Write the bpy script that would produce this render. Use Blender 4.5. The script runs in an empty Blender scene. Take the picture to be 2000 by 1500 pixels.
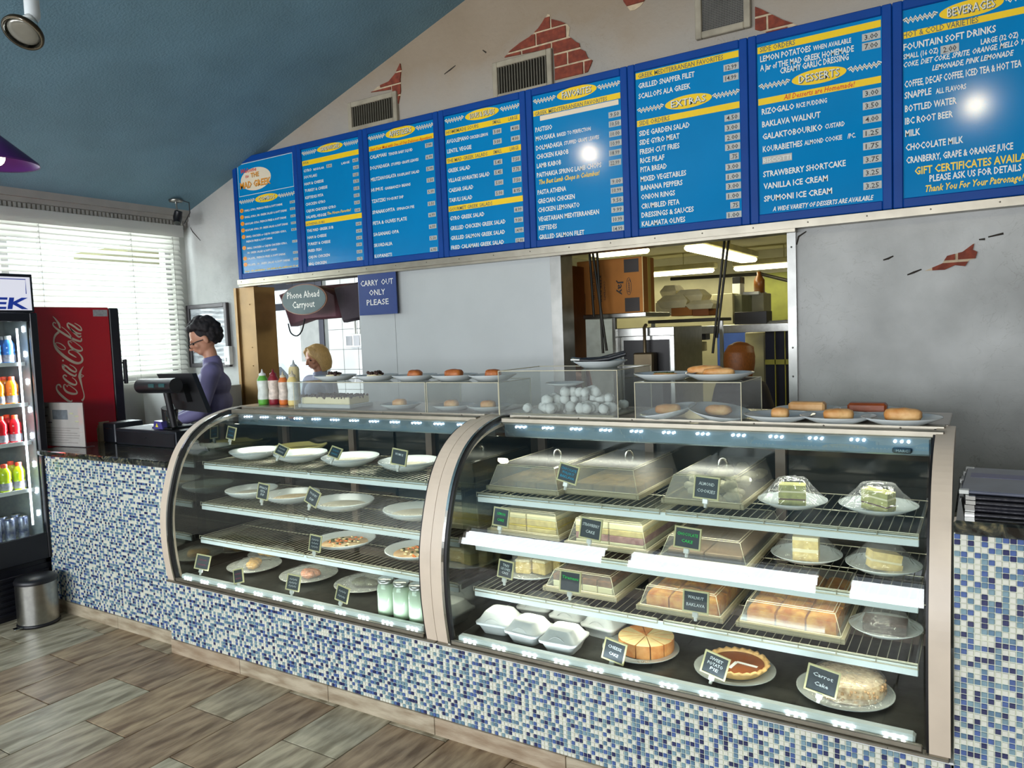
import bpy, math, random
from mathutils import Vector, Matrix, noise as mnoise
random.seed(7)
PI = math.pi
SC = bpy.context.scene
COL = SC.collection
# ------------------------------------------------------------------ camera
CAM = Vector((3.6678, -2.3425, 1.6314))
RT = Vector((0.84876446, 0.52733058, -0.03900448))
UP = Vector((-0.00234354, 0.07751518, 0.99698842))
FW = Vector((-0.52876592, 0.84611693, -0.06702795))
FPX = 1469.73
cd = bpy.data.cameras.new('camera'); cam = bpy.data.objects.new('camera', cd); COL.objects.link(cam)
cam.matrix_world = Matrix(((RT.x, UP.x, -FW.x, CAM.x), (RT.y, UP.y, -FW.y, CAM.y), (RT.z, UP.z, -FW.z, CAM.z), (0, 0, 0, 1)))
cd.sensor_width = 36; cd.lens = 36 * FPX / 2000; cd.clip_start = .05; cd.clip_end = 200
SC.camera = cam
# ------------------------------------------------------------------ world, exposure
w = bpy.data.worlds.new('sky'); SC.world = w; w.use_nodes = True
w.node_tree.nodes['Background'].inputs[0].default_value = (.80, .90, 1.0, 1)
w.node_tree.nodes['Background'].inputs[1].default_value = 2.2
SC.view_settings.view_transform = 'Standard'; SC.view_settings.look = 'None'
SC.view_settings.exposure = 0; SC.view_settings.gamma = 1; SC.view_settings.use_curve_mapping = False
SC.cycles.transparent_max_bounces = 32; SC.cycles.max_bounces = 10
SC.cycles.use_denoising = True; SC.cycles.sample_clamp_indirect = 4

def area(name, loc, rot, sx, sy, power, color=(1, 1, 1), parent=None):
    l = bpy.data.lights.new(name, 'AREA'); l.shape = 'RECTANGLE'; l.size = sx; l.size_y = sy; l.energy = power; l.color = color
    o = bpy.data.objects.new(name, l); o.location = loc; o.rotation_euler = rot; COL.objects.link(o)
    if parent: o.parent = parent
    return o
# daylight: shop-front windows behind the camera, the blind window at the left, the serving window behind
for i, x in enumerate((-1.0, 1.3, 3.6)):
    area('daylight_front', (x, -5.62, 1.75), (PI/2, 0, 0), 2.0, 1.0, 128, (.92, .95, 1.0))
area('daylight_left', (-2.75, .7, 2.0), (PI/2, 0, -PI/2), 2.9, 1.6, 225, (.92, .96, 1.0))
# ------------------------------------------------------------------ helpers
def ray(u, v): return FW + RT*((u-1000)/FPX) - UP*((v-750)/FPX)
def P(ax, val, u, v):
    i = 'xyz'.index(ax); d = ray(u, v); return CAM + d*((val-CAM[i])/d[i])
def B(u0, v0, u1, v1, y):                      # a box face measured on the plane y
    a = P('y', y, u0, v0); b = P('y', y, u1, v1); return min(a.x, b.x), max(a.x, b.x), min(a.z, b.z), max(a.z, b.z)
def lin(c):
    c = c/255; return c/12.92 if c <= .04045 else ((c+.055)/1.055)**2.4
def rgb(c): return (lin(c[0]), lin(c[1]), lin(c[2]), 1)
MATS = {}
def M(name, col=(128, 128, 128), rough=.5, metal=0, n=.12, ns=8, bump=0, bs=60, em=0, kind=None, col2=None, spec=None, stretch=None):
    if name in MATS: return MATS[name]
    m = bpy.data.materials.new(name); m.use_nodes = True; nt = m.node_tree; N = nt.nodes; L = nt.links
    b = N['Principled BSDF']; b.inputs['Roughness'].default_value = rough; b.inputs['Metallic'].default_value = metal
    if spec is not None: b.inputs['Specular IOR Level'].default_value = spec
    tc = N.new('ShaderNodeTexCoord'); src = tc.outputs['Object']
    if stretch:
        mp = N.new('ShaderNodeMapping'); mp.inputs['Scale'].default_value = stretch; L.new(src, mp.inputs[0]); src = mp.outputs[0]
    nz = N.new('ShaderNodeTexNoise'); nz.inputs['Scale'].default_value = ns; nz.inputs['Detail'].default_value = 5; L.new(src, nz.inputs['Vector'])
    cr = N.new('ShaderNodeValToRGB'); c = rgb(col); k = n
    c2 = rgb(col2) if col2 else tuple(min(1, x*(1+k)) for x in c[:3])+(1,)
    c1 = c if col2 else tuple(x*(1-k) for x in c[:3])+(1,)
    cr.color_ramp.elements[0].position = .35; cr.color_ramp.elements[0].color = c1
    cr.color_ramp.elements[1].position = .65; cr.color_ramp.elements[1].color = c2
    L.new(nz.outputs['Fac'], cr.inputs[0]); L.new(cr.outputs[0], b.inputs['Base Color'])
    if bump:
        n2 = N.new('ShaderNodeTexNoise'); n2.inputs['Scale'].default_value = bs; n2.inputs['Detail'].default_value = 4; L.new(src, n2.inputs['Vector'])
        bp = N.new('ShaderNodeBump'); bp.inputs['Strength'].default_value = min(1, bump); bp.inputs['Distance'].default_value = .004
        L.new(n2.outputs['Fac'], bp.inputs['Height']); L.new(bp.outputs[0], b.inputs['Normal'])
    if em:
        b.inputs['Emission Color'].default_value = c; b.inputs['Emission Strength'].default_value = em
    if kind in ('glass', 'film'):
        out = N['Material Output']; tr = N.new('ShaderNodeBsdfTransparent'); tr.inputs[0].default_value = c
        gl = N.new('ShaderNodeBsdfGlossy'); gl.inputs['Roughness'].default_value = rough
        fr = N.new('ShaderNodeFresnel'); fr.inputs['IOR'].default_value = 1.45
        geo = N.new('ShaderNodeNewGeometry'); mx = N.new('ShaderNodeMix'); mx.data_type = 'FLOAT'
        L.new(geo.outputs['Backfacing'], mx.inputs['Factor']); L.new(fr.outputs[0], mx.inputs[2]); mx.inputs[3].default_value = .03
        sh = N.new('ShaderNodeMixShader'); L.new(mx.outputs[0], sh.inputs[0]); L.new(tr.outputs[0], sh.inputs[1]); L.new(gl.outputs[0], sh.inputs[2])
        if kind == 'film':
            fr.inputs['IOR'].default_value = 1.6
            n2 = N.new('ShaderNodeTexNoise'); n2.inputs['Scale'].default_value = 22; n2.inputs['Distortion'].default_value = 1.5; L.new(src, n2.inputs['Vector'])
            bp = N.new('ShaderNodeBump'); bp.inputs['Strength'].default_value = .9; bp.inputs['Distance'].default_value = .012
            L.new(n2.outputs['Fac'], bp.inputs['Height']); L.new(bp.outputs[0], gl.inputs['Normal']); L.new(bp.outputs[0], fr.inputs['Normal'])
            df = N.new('ShaderNodeBsdfDiffuse'); s2 = N.new('ShaderNodeMixShader'); s2.inputs[0].default_value = .10
            L.new(sh.outputs[0], s2.inputs[1]); L.new(df.outputs[0], s2.inputs[2]); sh = s2
        elif n > .5:                                        # slightly hazy acrylic
            df = N.new('ShaderNodeBsdfDiffuse'); s2 = N.new('ShaderNodeMixShader'); s2.inputs[0].default_value = .06
            L.new(sh.outputs[0], s2.inputs[1]); L.new(df.outputs[0], s2.inputs[2]); sh = s2
        L.new(sh.outputs[0], out.inputs[0])
    if kind == 'translucent':
        out = N['Material Output']; tl = N.new('ShaderNodeBsdfTranslucent'); tl.inputs[0].default_value = c
        sh = N.new('ShaderNodeMixShader'); sh.inputs[0].default_value = .5
        L.new(b.outputs[0], sh.inputs[1]); L.new(tl.outputs[0], sh.inputs[2]); L.new(sh.outputs[0], out.inputs[0])
    MATS[name] = m; return m
# --- mesh builder
class MB:
    def __init__(s): s.v = []; s.f = []; s.m = []; s.sm = []; s.k = 0
    def add(s, v, f, smooth=False, k=None):
        o = len(s.v); s.v += [tuple(p) for p in v]; s.f += [tuple(i+o for i in q) for q in f]
        s.m += [s.k if k is None else k]*len(f); s.sm += [smooth]*len(f); return s
    def box(s, x0, x1, y0, y1, z0, z1, k=None, bev=0):
        if bev:
            b = min(bev, (x1-x0)/2.01, (y1-y0)/2.01, (z1-z0)/2.01); vs = []; idx = {}
            for ix in (0, 1):
                for iy in (0, 1):
                    for iz in (0, 1):
                        X = (x0, x1)[ix]; Y = (y0, y1)[iy]; Z = (z0, z1)[iz]; sx = (b, -b)[ix]; sy = (b, -b)[iy]; sz = (b, -b)[iz]
                        idx[(ix, iy, iz)] = len(vs); vs += [(X, Y+sy, Z+sz), (X+sx, Y, Z+sz), (X+sx, Y+sy, Z)]
            F = []
            g = lambda a, c: idx[a]+c
            for i in (0, 1):
                F.append([g((i, 0, 0), 0), g((i, 1, 0), 0), g((i, 1, 1), 0), g((i, 0, 1), 0)])
                F.append([g((0, i, 0), 1), g((1, i, 0), 1), g((1, i, 1), 1), g((0, i, 1), 1)])
                F.append([g((0, 0, i), 2), g((1, 0, i), 2), g((1, 1, i), 2), g((0, 1, i), 2)])
            for i in (0, 1):
                for j in (0, 1):
                    F.append([g((0, i, j), 1), g((1, i, j), 1), g((1, i, j), 2), g((0, i, j), 2)])
                    F.append([g((i, 0, j), 0), g((i, 1, j), 0), g((i, 1, j), 2), g((i, 0, j), 2)])
                    F.append([g((i, j, 0), 0), g((i, j, 1), 0), g((i, j, 1), 1), g((i, j, 0), 1)])
            for a in idx: F.append([idx[a], idx[a]+1, idx[a]+2])
            c = Vector(((x0+x1)/2, (y0+y1)/2, (z0+z1)/2))
            for q in F:
                a, b_, d = (Vector(vs[q[i]]) for i in (0, 1, 2)); nn = (b_-a).cross(d-a)
                if nn.dot((a+b_+d)/3-c) < 0: q.reverse()
            return s.add(vs, F, False, k)
        v = [(x0, y0, z0), (x1, y0, z0), (x1, y1, z0), (x0, y1, z0), (x0, y0, z1), (x1, y0, z1), (x1, y1, z1), (x0, y1, z1)]
        return s.add(v, [(0, 3, 2, 1), (4, 5, 6, 7), (0, 1, 5, 4), (1, 2, 6, 5), (2, 3, 7, 6), (3, 0, 4, 7)], False, k)
    def loft(s, rings, cap=True, smooth=True, closed=False, k=None):
        n = len(rings[0]); v = [p for r in rings for p in r]; f = []
        R = len(rings); rr = R if closed else R-1
        for i in range(rr):
            j = (i+1) % R
            for a in range(n):
                b = (a+1) % n; f.append((i*n+a, i*n+b, j*n+b, j*n+a))
        s.add(v, f, smooth, k)
        if cap and not closed: s.add(rings[0], [tuple(range(n))[::-1]], False, k); s.add(rings[-1], [tuple(range(n))], False, k)
        return s
    def tube(s, pts, r, n=8, cap=True, k=None, smooth=True):
        pts = [Vector(p) for p in pts]; rs = r if isinstance(r, (list, tuple)) else [r]*len(pts); rings = []
        up0 = None
        for i, p in enumerate(pts):
            t = (pts[min(i+1, len(pts)-1)]-pts[max(i-1, 0)]).normalized()
            if up0 is None: up0 = Vector((0, 0, 1)) if abs(t.z) < .9 else Vector((1, 0, 0))
            a = t.cross(up0).normalized(); b = a.cross(t).normalized(); up0 = b
            rings.append([p+a*(rs[i]*math.cos(2*PI*j/n))+b*(rs[i]*math.sin(2*PI*j/n)) for j in range(n)])
        return s.loft(rings, cap, smooth, False, k)
    def lathe(s, prof, c=(0, 0, 0), n=32, k=None, sx=1, sy=1, smooth=True):
        rings = [[(c[0]+r*sx*math.cos(2*PI*j/n), c[1]+r*sy*math.sin(2*PI*j/n), c[2]+z) for j in range(n)] for r, z in prof]
        return s.loft(rings, False, smooth, False, k)
    def prism(s, poly, y0, y1, k=None):          # polygon in x-z, extruded along y
        n = len(poly); v = [(x, y0, z) for x, z in poly]+[(x, y1, z) for x, z in poly]
        f = [tuple(range(n)), tuple(range(n, 2*n))[::-1]]+[(i, i+n, (i+1) % n+n, (i+1) % n) for i in range(n)]
        return s.add(v, f, False, k)
    def sph(s, c, r, n=16, m=10, k=None, fn=None):
        if not isinstance(r, (list, tuple)): r = (r, r, r)
        rings = []
        for i in range(m+1):
            th = PI*i/m; ring = []
            for j in range(n):
                ph = 2*PI*j/n; d = Vector((math.sin(th)*math.cos(ph), math.sin(th)*math.sin(ph), -math.cos(th)))
                q = 1 if fn is None else fn(d)
                ring.append((c[0]+d.x*r[0]*q, c[1]+d.y*r[1]*q, c[2]+d.z*r[2]*q))
            rings.append(ring)
        return s.loft(rings, False, True, False, k)
    def build(s, name, mats, parent=None, off=None):
        me = bpy.data.meshes.new(name)
        if off: s.v = [(a-off[0], b-off[1], c-off[2]) for a, b, c in s.v]
        me.from_pydata(s.v, [], s.f)
        for m in (mats if isinstance(mats, (list, tuple)) else [mats]): me.materials.append(m)
        me.polygons.foreach_set('material_index', s.m); me.polygons.foreach_set('use_smooth', s.sm); me.update()
        o = bpy.data.objects.new(name, me); COL.objects.link(o)
        if parent: o.parent = parent
        return o
def thing(name, label, cat, loc=(0, 0, 0), rz=0, group=None, rot=None):
    o = bpy.data.objects.new(name, None); COL.objects.link(o); o.location = loc; o.rotation_euler = rot or (0, 0, rz); o.empty_display_size = .05
    tag(o, label, cat, group); return o
def tag(o, label=None, cat=None, group=None, kind=None):
    if label: o['label'] = label
    if cat: o['category'] = cat
    if group: o['group'] = group
    if kind: o['kind'] = kind
    return o
def struct(o): o['kind'] = 'structure'; return o
def dup(src, loc, rz, label, group=None, rot=None):
    def cp(o, par):
        c = o.copy(); COL.objects.link(c); c.parent = par
        for ch in list(o.children): cp(ch, c)
        return c
    r = cp(src, None); r.location = loc; r.rotation_euler = rot or (0, 0, rz); r['label'] = label
    if group: r['group'] = group
    return r
def offs(mb, loc): mb.v = [(a-loc[0], b-loc[1], c-loc[2]) for a, b, c in mb.v]; return mb
# --- lettering
def txt(mb, s, a, b, cap, y, th=.002, shear=0, bold=.0, k=None, vert=False):
    """letters on the plane y between world points a=(x,z), b=(x,z), cap height cap"""
    cu = bpy.data.curves.new('t', 'FONT'); cu.body = s; cu.size = 1; cu.resolution_u = 1; cu.shear = shear; cu.offset = bold; cu.fill_mode = 'FRONT'
    o = bpy.data.objects.new('t', cu); me = bpy.data.meshes.new_from_object(o)
    if len(me.vertices):
        X = [v.co.x for v in me.vertices]; x0, x1 = min(X), max(X); A = Vector((a[0], a[1])); Bv = Vector((b[0], b[1])); L = (Bv-A); D = L.length/(x1-x0); d = L.normalized(); nrm = Vector((-d.y, d.x)); H = cap/.69
        vs = []
        for v in me.vertices:
            p = A+d*((v.co.x-x0)*D)+nrm*(v.co.y*H); vs.append((p.x, y-th, p.y))
        mb.add(vs, [tuple(p.vertices) for p in me.polygons], False, k)
    bpy.data.meshes.remove(me); bpy.data.objects.remove(o); bpy.data.curves.remove(cu)
def stroke(mb, pts, w, y, th=.002, k=None):      # brush stroke in the x-z plane
    n = len(pts); ws = w if isinstance(w, (list, tuple)) else [w]*n; L = []; R = []
    for i in range(n):
        a = Vector(pts[max(0, i-1)]); b = Vector(pts[min(n-1, i+1)]); t = (b-a).normalized(); q = Vector((-t.y, t.x))*ws[i]/2; p = Vector(pts[i])
        L.append(p+q); R.append(p-q)
    v = [(p.x, y-th, p.y) for p in L]+[(p.x, y-th, p.y) for p in R]
    mb.add(v, [(i, i+1, n+i+1, n+i) for i in range(n-1)], False, k)
def spline(pts, m=6):
    out = []; n = len(pts)
    for i in range(n-1):
        p = [Vector(pts[max(0, min(n-1, i+j))]) for j in (-1, 0, 1, 2)]
        for t in range(m):
            u = t/m; out.append(.5*((2*p[1])+(p[2]-p[0])*u+(2*p[0]-5*p[1]+4*p[2]-p[3])*u*u+(3*p[1]-p[0]-3*p[2]+p[3])*u**3))
    return out+[Vector(pts[-1])]
def clip_rect(poly, x0, x1, z0, z1):
    for ax, val, sg in ((0, x0, 1), (0, x1, -1), (1, z0, 1), (1, z1, -1)):
        out = []
        for i in range(len(poly)):
            p, q = poly[i-1], poly[i]; ip = (p[ax]-val)*sg >= 0; iq = (q[ax]-val)*sg >= 0
            if ip != iq:
                t = (val-p[ax])/(q[ax]-p[ax]); out.append((p[0]+(q[0]-p[0])*t, p[1]+(q[1]-p[1])*t))
            if iq: out.append(q)
        poly = out
        if len(poly) < 3: return []
    return poly
# ------------------------------------------------------------------ common materials
STEEL = M('brushed_steel', (165, 165, 160), .28, 1, .08, 30)
CHROME = M('chrome', (205, 205, 200), .12, 1, .04, 20)
ALU = M('aluminium_trim', (150, 144, 130), .35, .85, .08, 12)
BEIGE = M('beige_enamel', (205, 190, 170), .4, 0, .04, 10)
BLACK = M('black_plastic', (18, 18, 22), .4, 0, .2, 12)
DARK = M('dark_gasket', (12, 12, 14), .5, 0, .1, 12)
WHITE = M('white_plastic', (215, 218, 216), .4, 0, .05, 12)
GLASS = M('clear_glass', (246, 250, 248), .0, 0, .1, kind='glass')
ACRYLH = M('hazy_acrylic_cover', (238, 236, 226), .05, 0, .9, kind='glass')
[n for n in ACRYLH.node_tree.nodes if n.type == 'MIX_SHADER'][-1].inputs[0].default_value = .17
ACRYL = M('clear_acrylic', (244, 247, 246), .02, 0, .9, kind='glass')
FILM = M('cling_film', (248, 250, 250), .08, kind='film')
CHINA = M('white_china', (188, 194, 194), .18, 0, .04, 6)
LEDM = M('led_light', (235, 238, 255), .4, 0, .01, em=26)
LEDS = M('led_strip_light', (235, 240, 255), .4, 0, .01, em=5)
# ================================================================== THE SETTING
YW = 1.78
def ceil_z(x): return 2.773+(x+2.149)*.335
XL, XR, YF = -2.2, 5.3, -5.5
FLOORM = [M('plank_tile_%s' % n, c, .38, 0, .2, 5, .35, 40, col2=c2, stretch=(4, .9, 4)) for n, c, c2 in
          (('grey', (112, 100, 78), (180, 168, 142)), ('umber', (108, 84, 60), (176, 154, 122)), ('olive', (118, 110, 88), (184, 176, 152)), ('brown', (98, 76, 54), (164, 142, 114)))]
GROUTF = M('floor_grout', (52, 44, 34), .8, 0, .2, 20)
mb = MB(); mb.box(XL-.1, XR+.1, YF-.1, 7.2, -.12, -.004); floor = struct(mb.build('floor', GROUTF))
pcol = {}
def plank(i, j):
    x0 = .02+.305*i-.923; y1 = -.03-.61*j + (.61 if i % 2 else .305) - .305
    key = random.randrange(8)
    if key not in pcol:
        m = MB(); g = .0022; m.box(g, .305-g, -.61+g, -g, -.006, .002, bev=.0012)
        pcol[key] = m
        o = m.build('floor_plank', FLOORM[key % 4]); pcol[key] = o
        dx = (key//4)*1.0
    else:
        o = pcol[key].copy(); COL.objects.link(o)
    o.location = (x0, y1, 0); o.parent = floor; return o
for i in range(-3, 17):
    for j in range(-1, 9): plank(i, j)
# wall paint
WALLM = M('aged_plaster', (158, 159, 156), .75, 0, .2, 2.2, .8, 26, col2=(190, 191, 188))
def add_cracks(m):
    N = m.node_tree.nodes; L = m.node_tree.links; tc = N.new('ShaderNodeTexCoord')
    cr = [n for n in N if n.type == 'VALTORGB'][0]; b = N['Principled BSDF']
    n1 = N.new('ShaderNodeTexNoise'); n1.inputs['Scale'].default_value = 6; n1.inputs['Distortion'].default_value = 2.2; n1.inputs['Detail'].default_value = 8
    L.new(tc.outputs['Object'], n1.inputs[0])
    r1 = N.new('ShaderNodeValToRGB'); r1.color_ramp.elements[0].position = .492; r1.color_ramp.elements[1].position = .508
    r1.color_ramp.elements[0].color = (0, 0, 0, 1); e = r1.color_ramp.elements.new(.5); e.color = (1, 1, 1, 1); r1.color_ramp.elements[2].color = (0, 0, 0, 1)
    n3 = N.new('ShaderNodeTexNoise'); n3.inputs['Scale'].default_value = 1.3; L.new(tc.outputs['Object'], n3.inputs[0])
    r3 = N.new('ShaderNodeValToRGB'); r3.color_ramp.elements[0].position = .45; r3.color_ramp.elements[1].position = .62; L.new(n3.outputs[0], r3.inputs[0])
    mu = N.new('ShaderNodeMath'); mu.operation = 'MULTIPLY'; L.new(r1.outputs[0], mu.inputs[0]); L.new(r3.outputs[0], mu.inputs[1])
    m2 = N.new('ShaderNodeMath'); m2.operation = 'MULTIPLY'; L.new(mu.outputs[0], m2.inputs[0]); m2.inputs[1].default_value = .4
    L.new(n1.outputs[0], r1.inputs[0])
    mx = N.new('ShaderNodeMix'); mx.data_type = 'RGBA'; mx.inputs[7].default_value = rgb((96, 88, 72))
    L.new(m2.outputs[0], mx.inputs[0]); L.new(cr.outputs[0], mx.inputs[6])
    # umber stain high on the plaster, its colour also darkened for dimmer light there
    sp = N.new('ShaderNodeSeparateXYZ'); L.new(tc.outputs['Object'], sp.inputs[0])
    n4 = N.new('ShaderNodeTexNoise'); n4.inputs['Scale'].default_value = 2.2; n4.inputs['Detail'].default_value = 6; L.new(tc.outputs['Object'], n4.inputs[0])
    ad = N.new('ShaderNodeMath'); ad.operation = 'ADD'; L.new(sp.outputs[2], ad.inputs[0]); L.new(n4.outputs[0], ad.inputs[1])
    mr = N.new('ShaderNodeMapRange'); mr.inputs[1].default_value = 3.2; mr.inputs[2].default_value = 4.0; mr.inputs[4].default_value = .85; L.new(ad.outputs[0], mr.inputs[0])
    mz = N.new('ShaderNodeMix'); mz.data_type = 'RGBA'; mz.inputs[7].default_value = rgb((136, 116, 90))
    L.new(mr.outputs[0], mz.inputs[0]); L.new(mx.outputs[2], mz.inputs[6]); L.new(mz.outputs[2], b.inputs['Base Color'])
add_cracks(WALLM)
# openings of the back wall
OAx0, OAx1 = P('y', YW, 480, 600).x, P('y', YW, 706, 650).x
OBx0, OBx1 = P('y', YW, 1090, 600).x, P('y', YW, 1548, 600).x
OZ = 2.115; ZC = 1.0
mb = MB(); T = .12
def wpoly(x0, x1, z0, top=None):
    z1a = top if top else ceil_z(x0)+.02; z1b = top if top else ceil_z(x1)+.02
    mb.prism([(x0, z0), (x1, z0), (x1, z1b), (x0, z1a)], YW, YW+T)
wpoly(XL, OAx0, 0); wpoly(OAx0, OBx1, OZ); wpoly(OAx0, OBx1, 0, ZC); wpoly(OBx1, XR, 0)
wb = struct(mb.build('wall_back', WALLM))
# white service panel between the openings
PANW = M('white_panel', (178, 183, 182), .35, 0, .03, 3)
mb = MB(); xs = P('y', YW, 775, 650).x
mb.box(OAx1, xs-.0015, YW-.01, YW+T, ZC, OZ); mb.box(xs+.0015, OBx0, YW-.01, YW+T, ZC, OZ)
pn = struct(mb.build('wall_panel', PANW)); pn.name = 'wall_service_panel'
# brick showing through the broken plaster
BR = M('red_brick', (104, 46, 32), .85, 0, .25, 30, .5, 90, col2=(132, 60, 40)); MORT = M('mortar', (186, 168, 140), .9, 0, .15, 30)
def patch(poly_px, tilt=0):
    poly = [(P('y', YW, u, v).x, P('y', YW, u, v).z) for u, v in poly_px]
    m = MB(); m.prism(poly, YW-.004, YW); m.build('mortar_patch', MORT, wb)
    X = [p[0] for p in poly]; Z = [p[1] for p in poly]; h = .078; bl = .21; r = 0; z = 2.2+h*math.floor((min(Z)-2.2)/h)
    while z < max(Z):
        x = math.floor(min(X)/bl)*bl-bl+(bl/2 if int(round(z/h)) % 2 else 0)
        while x < max(X):
            q = clip_rect(poly, x+.006, x+bl-.006, z+.006, z+h-.006)
            if len(q) >= 3:
                ar = abs(sum(q[i-1][0]*q[i][1]-q[i][0]*q[i-1][1] for i in range(len(q))))/2
                if ar > .0006: m = MB(); m.prism(q, YW-.009-random.random()*.004, YW-.003); m.build('brick', BR, wb)
            x += bl
        z += h
c5 = lambda x, y: (660+x/2.1277, y/2.1277)
patch([c5(*p) for p in ((852, 95), (872, 60), (882, 62), (885, 80), (925, 90), (955, 102), (965, 115), (960, 150), (990, 175), (1005, 182), (1010, 205), (1030, 215), (1040, 240), (1060, 252), (1052, 275), (1040, 300), (1000, 315), (905, 336), (905, 300), (898, 200), (800, 220), (695, 240), (720, 212), (760, 180), (800, 155), (835, 120))])
patch([c5(*p) for p in ((262, 265), (266, 290), (262, 330), (264, 380), (255, 430), (240, 455), (232, 440), (230, 372), (190, 378), (140, 385), (165, 362), (215, 340), (240, 310))])
patch([c5(*p) for p in ((1185, -10), (1190, 10), (1215, 45), (1235, 42), (1260, 25), (1285, -10))])
patch([c5(*p) for p in ((1735, 30), (1760, 40), (1800, 60), (1850, 85), (1910, 105), (1850, 125), (1790, 138), (1735, 125))])
patch([(1880, 492), (1903, 475), (1900, 488), (1909, 492), (1905, 505), (1893, 508), (1885, 520), (1865, 518), (1845, 527), (1806, 529), (1840, 515), (1850, 500)])
# dark scars of missing plaster
SC_ = M('dark_crack', (40, 34, 26), .9, 0, .1)
m = MB()
for pts in ([(868, 145), (880, 136), (890, 128)], [(943, 98), (950, 103)], [(1725, 508), (1735, 505), (1745, 500)], [(1772, 537), (1785, 532), (1800, 526)], [(1912, 468), (1924, 467)], [(1930, 463), (1960, 456)], [(372, 444), (376, 452), (392, 470)], [(1575, 452), (1560, 462), (1556, 478)]):
    stroke(m, [(P('y', YW, *p).x, P('y', YW, *p).z) for p in pts], [.006+.004*(i % 2) for i in range(len(pts))], YW, .0015)
m.build('plaster_scar', SC_, wb)['kind'] = 'stuff'
# left wall with the blind window
WY0, WY1, WZ0, WZ1 = -1.0, 1.66, 1.36, 2.62
mb = MB(); zc = ceil_z(XL)+.05
mb.box(XL-.14, XL, YF, WY0, 0, zc); mb.box(XL-.14, XL, WY1, YW+T, 0, zc); mb.box(XL-.14, XL, WY0, WY1, 0, WZ0); mb.box(XL-.14, XL, WY0, WY1, WZ1, zc)
struct(mb.build('wall_left', M('left_wall_paint', (188, 188, 182), .6, 0, .06, 3)))
mb = MB()
for y in (WY0, .33, WY1-.05): mb.box(XL-.12, XL-.04, y, y+.05, WZ0, WZ1)
mb.box(XL-.12, XL-.04, WY0, WY1, WZ0, WZ0+.05); mb.box(XL-.12, XL-.04, WY0, WY1, WZ1-.05, WZ1)
wf = struct(mb.build('window_1', M('window_frame_paint', (150, 150, 150), .5)))
mb = MB(); mb.box(XL-.085, XL-.079, WY0, WY1, WZ0, WZ1); mb.build('pane', GLASS, wf)
# ceiling, other walls
CEIL = M('blue_textured_ceiling', (100, 132, 146), .8, 0, .08, 3, .8, 75)
mb = MB(); x0, x1 = XL-.15, XR+.15
mb.add([(x0, YF-.1, ceil_z(x0)), (x1, YF-.1, ceil_z(x1)), (x1, YW+T, ceil_z(x1)), (x0, YW+T, ceil_z(x0)), (x0, YF-.1, ceil_z(x0)+.1), (x1, YF-.1, ceil_z(x1)+.1), (x1, YW+T, ceil_z(x1)+.1), (x0, YW+T, ceil_z(x0)+.1)], [(0, 1, 2, 3), (7, 6, 5, 4), (0, 4, 5, 1), (1, 5, 6, 2), (2, 6, 7, 3), (3, 7, 4, 0)])
struct(mb.build('ceiling', CEIL))
FW_ = M('front_wall_paint', (120, 112, 100), .8)
mb = MB(); mb.prism([(XR, 0), (XR+.12, 0), (XR+.12, 6), (XR, 6)], YF, YW+T); struct(mb.build('wall_right', FW_))
mb = MB(); ys = YF-.06
for a, b in ((XL-.1, -2.0), (0, .3), (2.3, 2.6), (4.6, XR+.12)): mb.prism([(a, 0), (b, 0), (b, ceil_z(b)), (a, ceil_z(a))], ys-.1, ys)
mb.prism([(-2.0, 0), (4.6, 0), (4.6, 1.2), (-2.0, 1.2)], ys-.1, ys); mb.prism([(-2.0, 2.3), (4.6, 2.3), (4.6, ceil_z(4.6)), (-2.0, ceil_z(-2))], ys-.1, ys)
struct(mb.build('wall_front', FW_))
# crown moulding and picture rail above the blinds (trim)
TRIM = M('trim_grey_paint', (150, 146, 138), .6, 0, .06)
mb = MB(); 
for (a, z0, z1) in ((.10, 2.735, 2.80), (.075, 2.70, 2.74), (.055, 2.64, 2.705)): mb.box(XL, XL+a, YF, YW-.002, z0, z1)
cr_ = struct(mb.build('trim_1', TRIM))
mb = MB()
for i in range(96): y = -1.3+i*.032; mb.box(XL+.055, XL+.068, y, y+.016, 2.655, 2.695)
mb.build('dentil_row', TRIM, cr_)['kind'] = 'stuff'
# venetian blind
SLAT = M('blind_slat_vinyl', (222, 221, 216), .5, 0, .03, 6, kind='translucent')
bl = thing('venetian_blind', 'white horizontal venetian blind hanging over the big left window', 'blind', (XL+.045, .35, 2.64))
mb = MB(); mb.box(-.035, .04, -1.5, 1.36, -.055, 0, bev=.004); mb.build('headrail', SLAT, bl)
mb = MB(); mb.box(.043, .05, -1.5, 1.36, -.085, .015, bev=.002); mb.build('valance', SLAT, bl)
sl = MB(); prof = [(-.024, .006), (-.012, .0095), (0, .0105), (.012, .0095), (.024, .006)]
rings = []
for y in (-1.5, 1.34):
    rings.append([(x, y, z+.001) for x, z in prof]+[(x, y, z-.0012) for x, z in reversed(prof)])
sl.loft(rings, True, False)
s0 = None
for i in range(28):
    if s0 is None: s0 = sl.build('slat', SLAT, bl); o = s0
    else: o = s0.copy(); COL.objects.link(o); o.parent = bl
    ang = (78 if i < 3 else 38+random.uniform(-2, 2))
    o.rotation_euler = (0, math.radians(ang), 0); o.location = (0, 0, -.085-.0425*i)
mb = MB(); mb.box(-.02, .02, -1.5, 1.34, -1.30, -1.275, bev=.004); mb.build('bottom_rail', SLAT, bl)
for y in (-1.2, -.5, .2, .9, 1.27):
    mb = MB(); 
    for x in (-.026, .026): mb.tube([(x, y, -.05), (x, y, -1.28)], .0012, 4)
    for i in range(28): mb.box(-.02, .02, y-.004, y+.004, -.093-.0425*i, -.091-.0425*i)
    mb.build('ladder_cord', M('cord_grey', (120, 118, 112), .7), bl)
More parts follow.
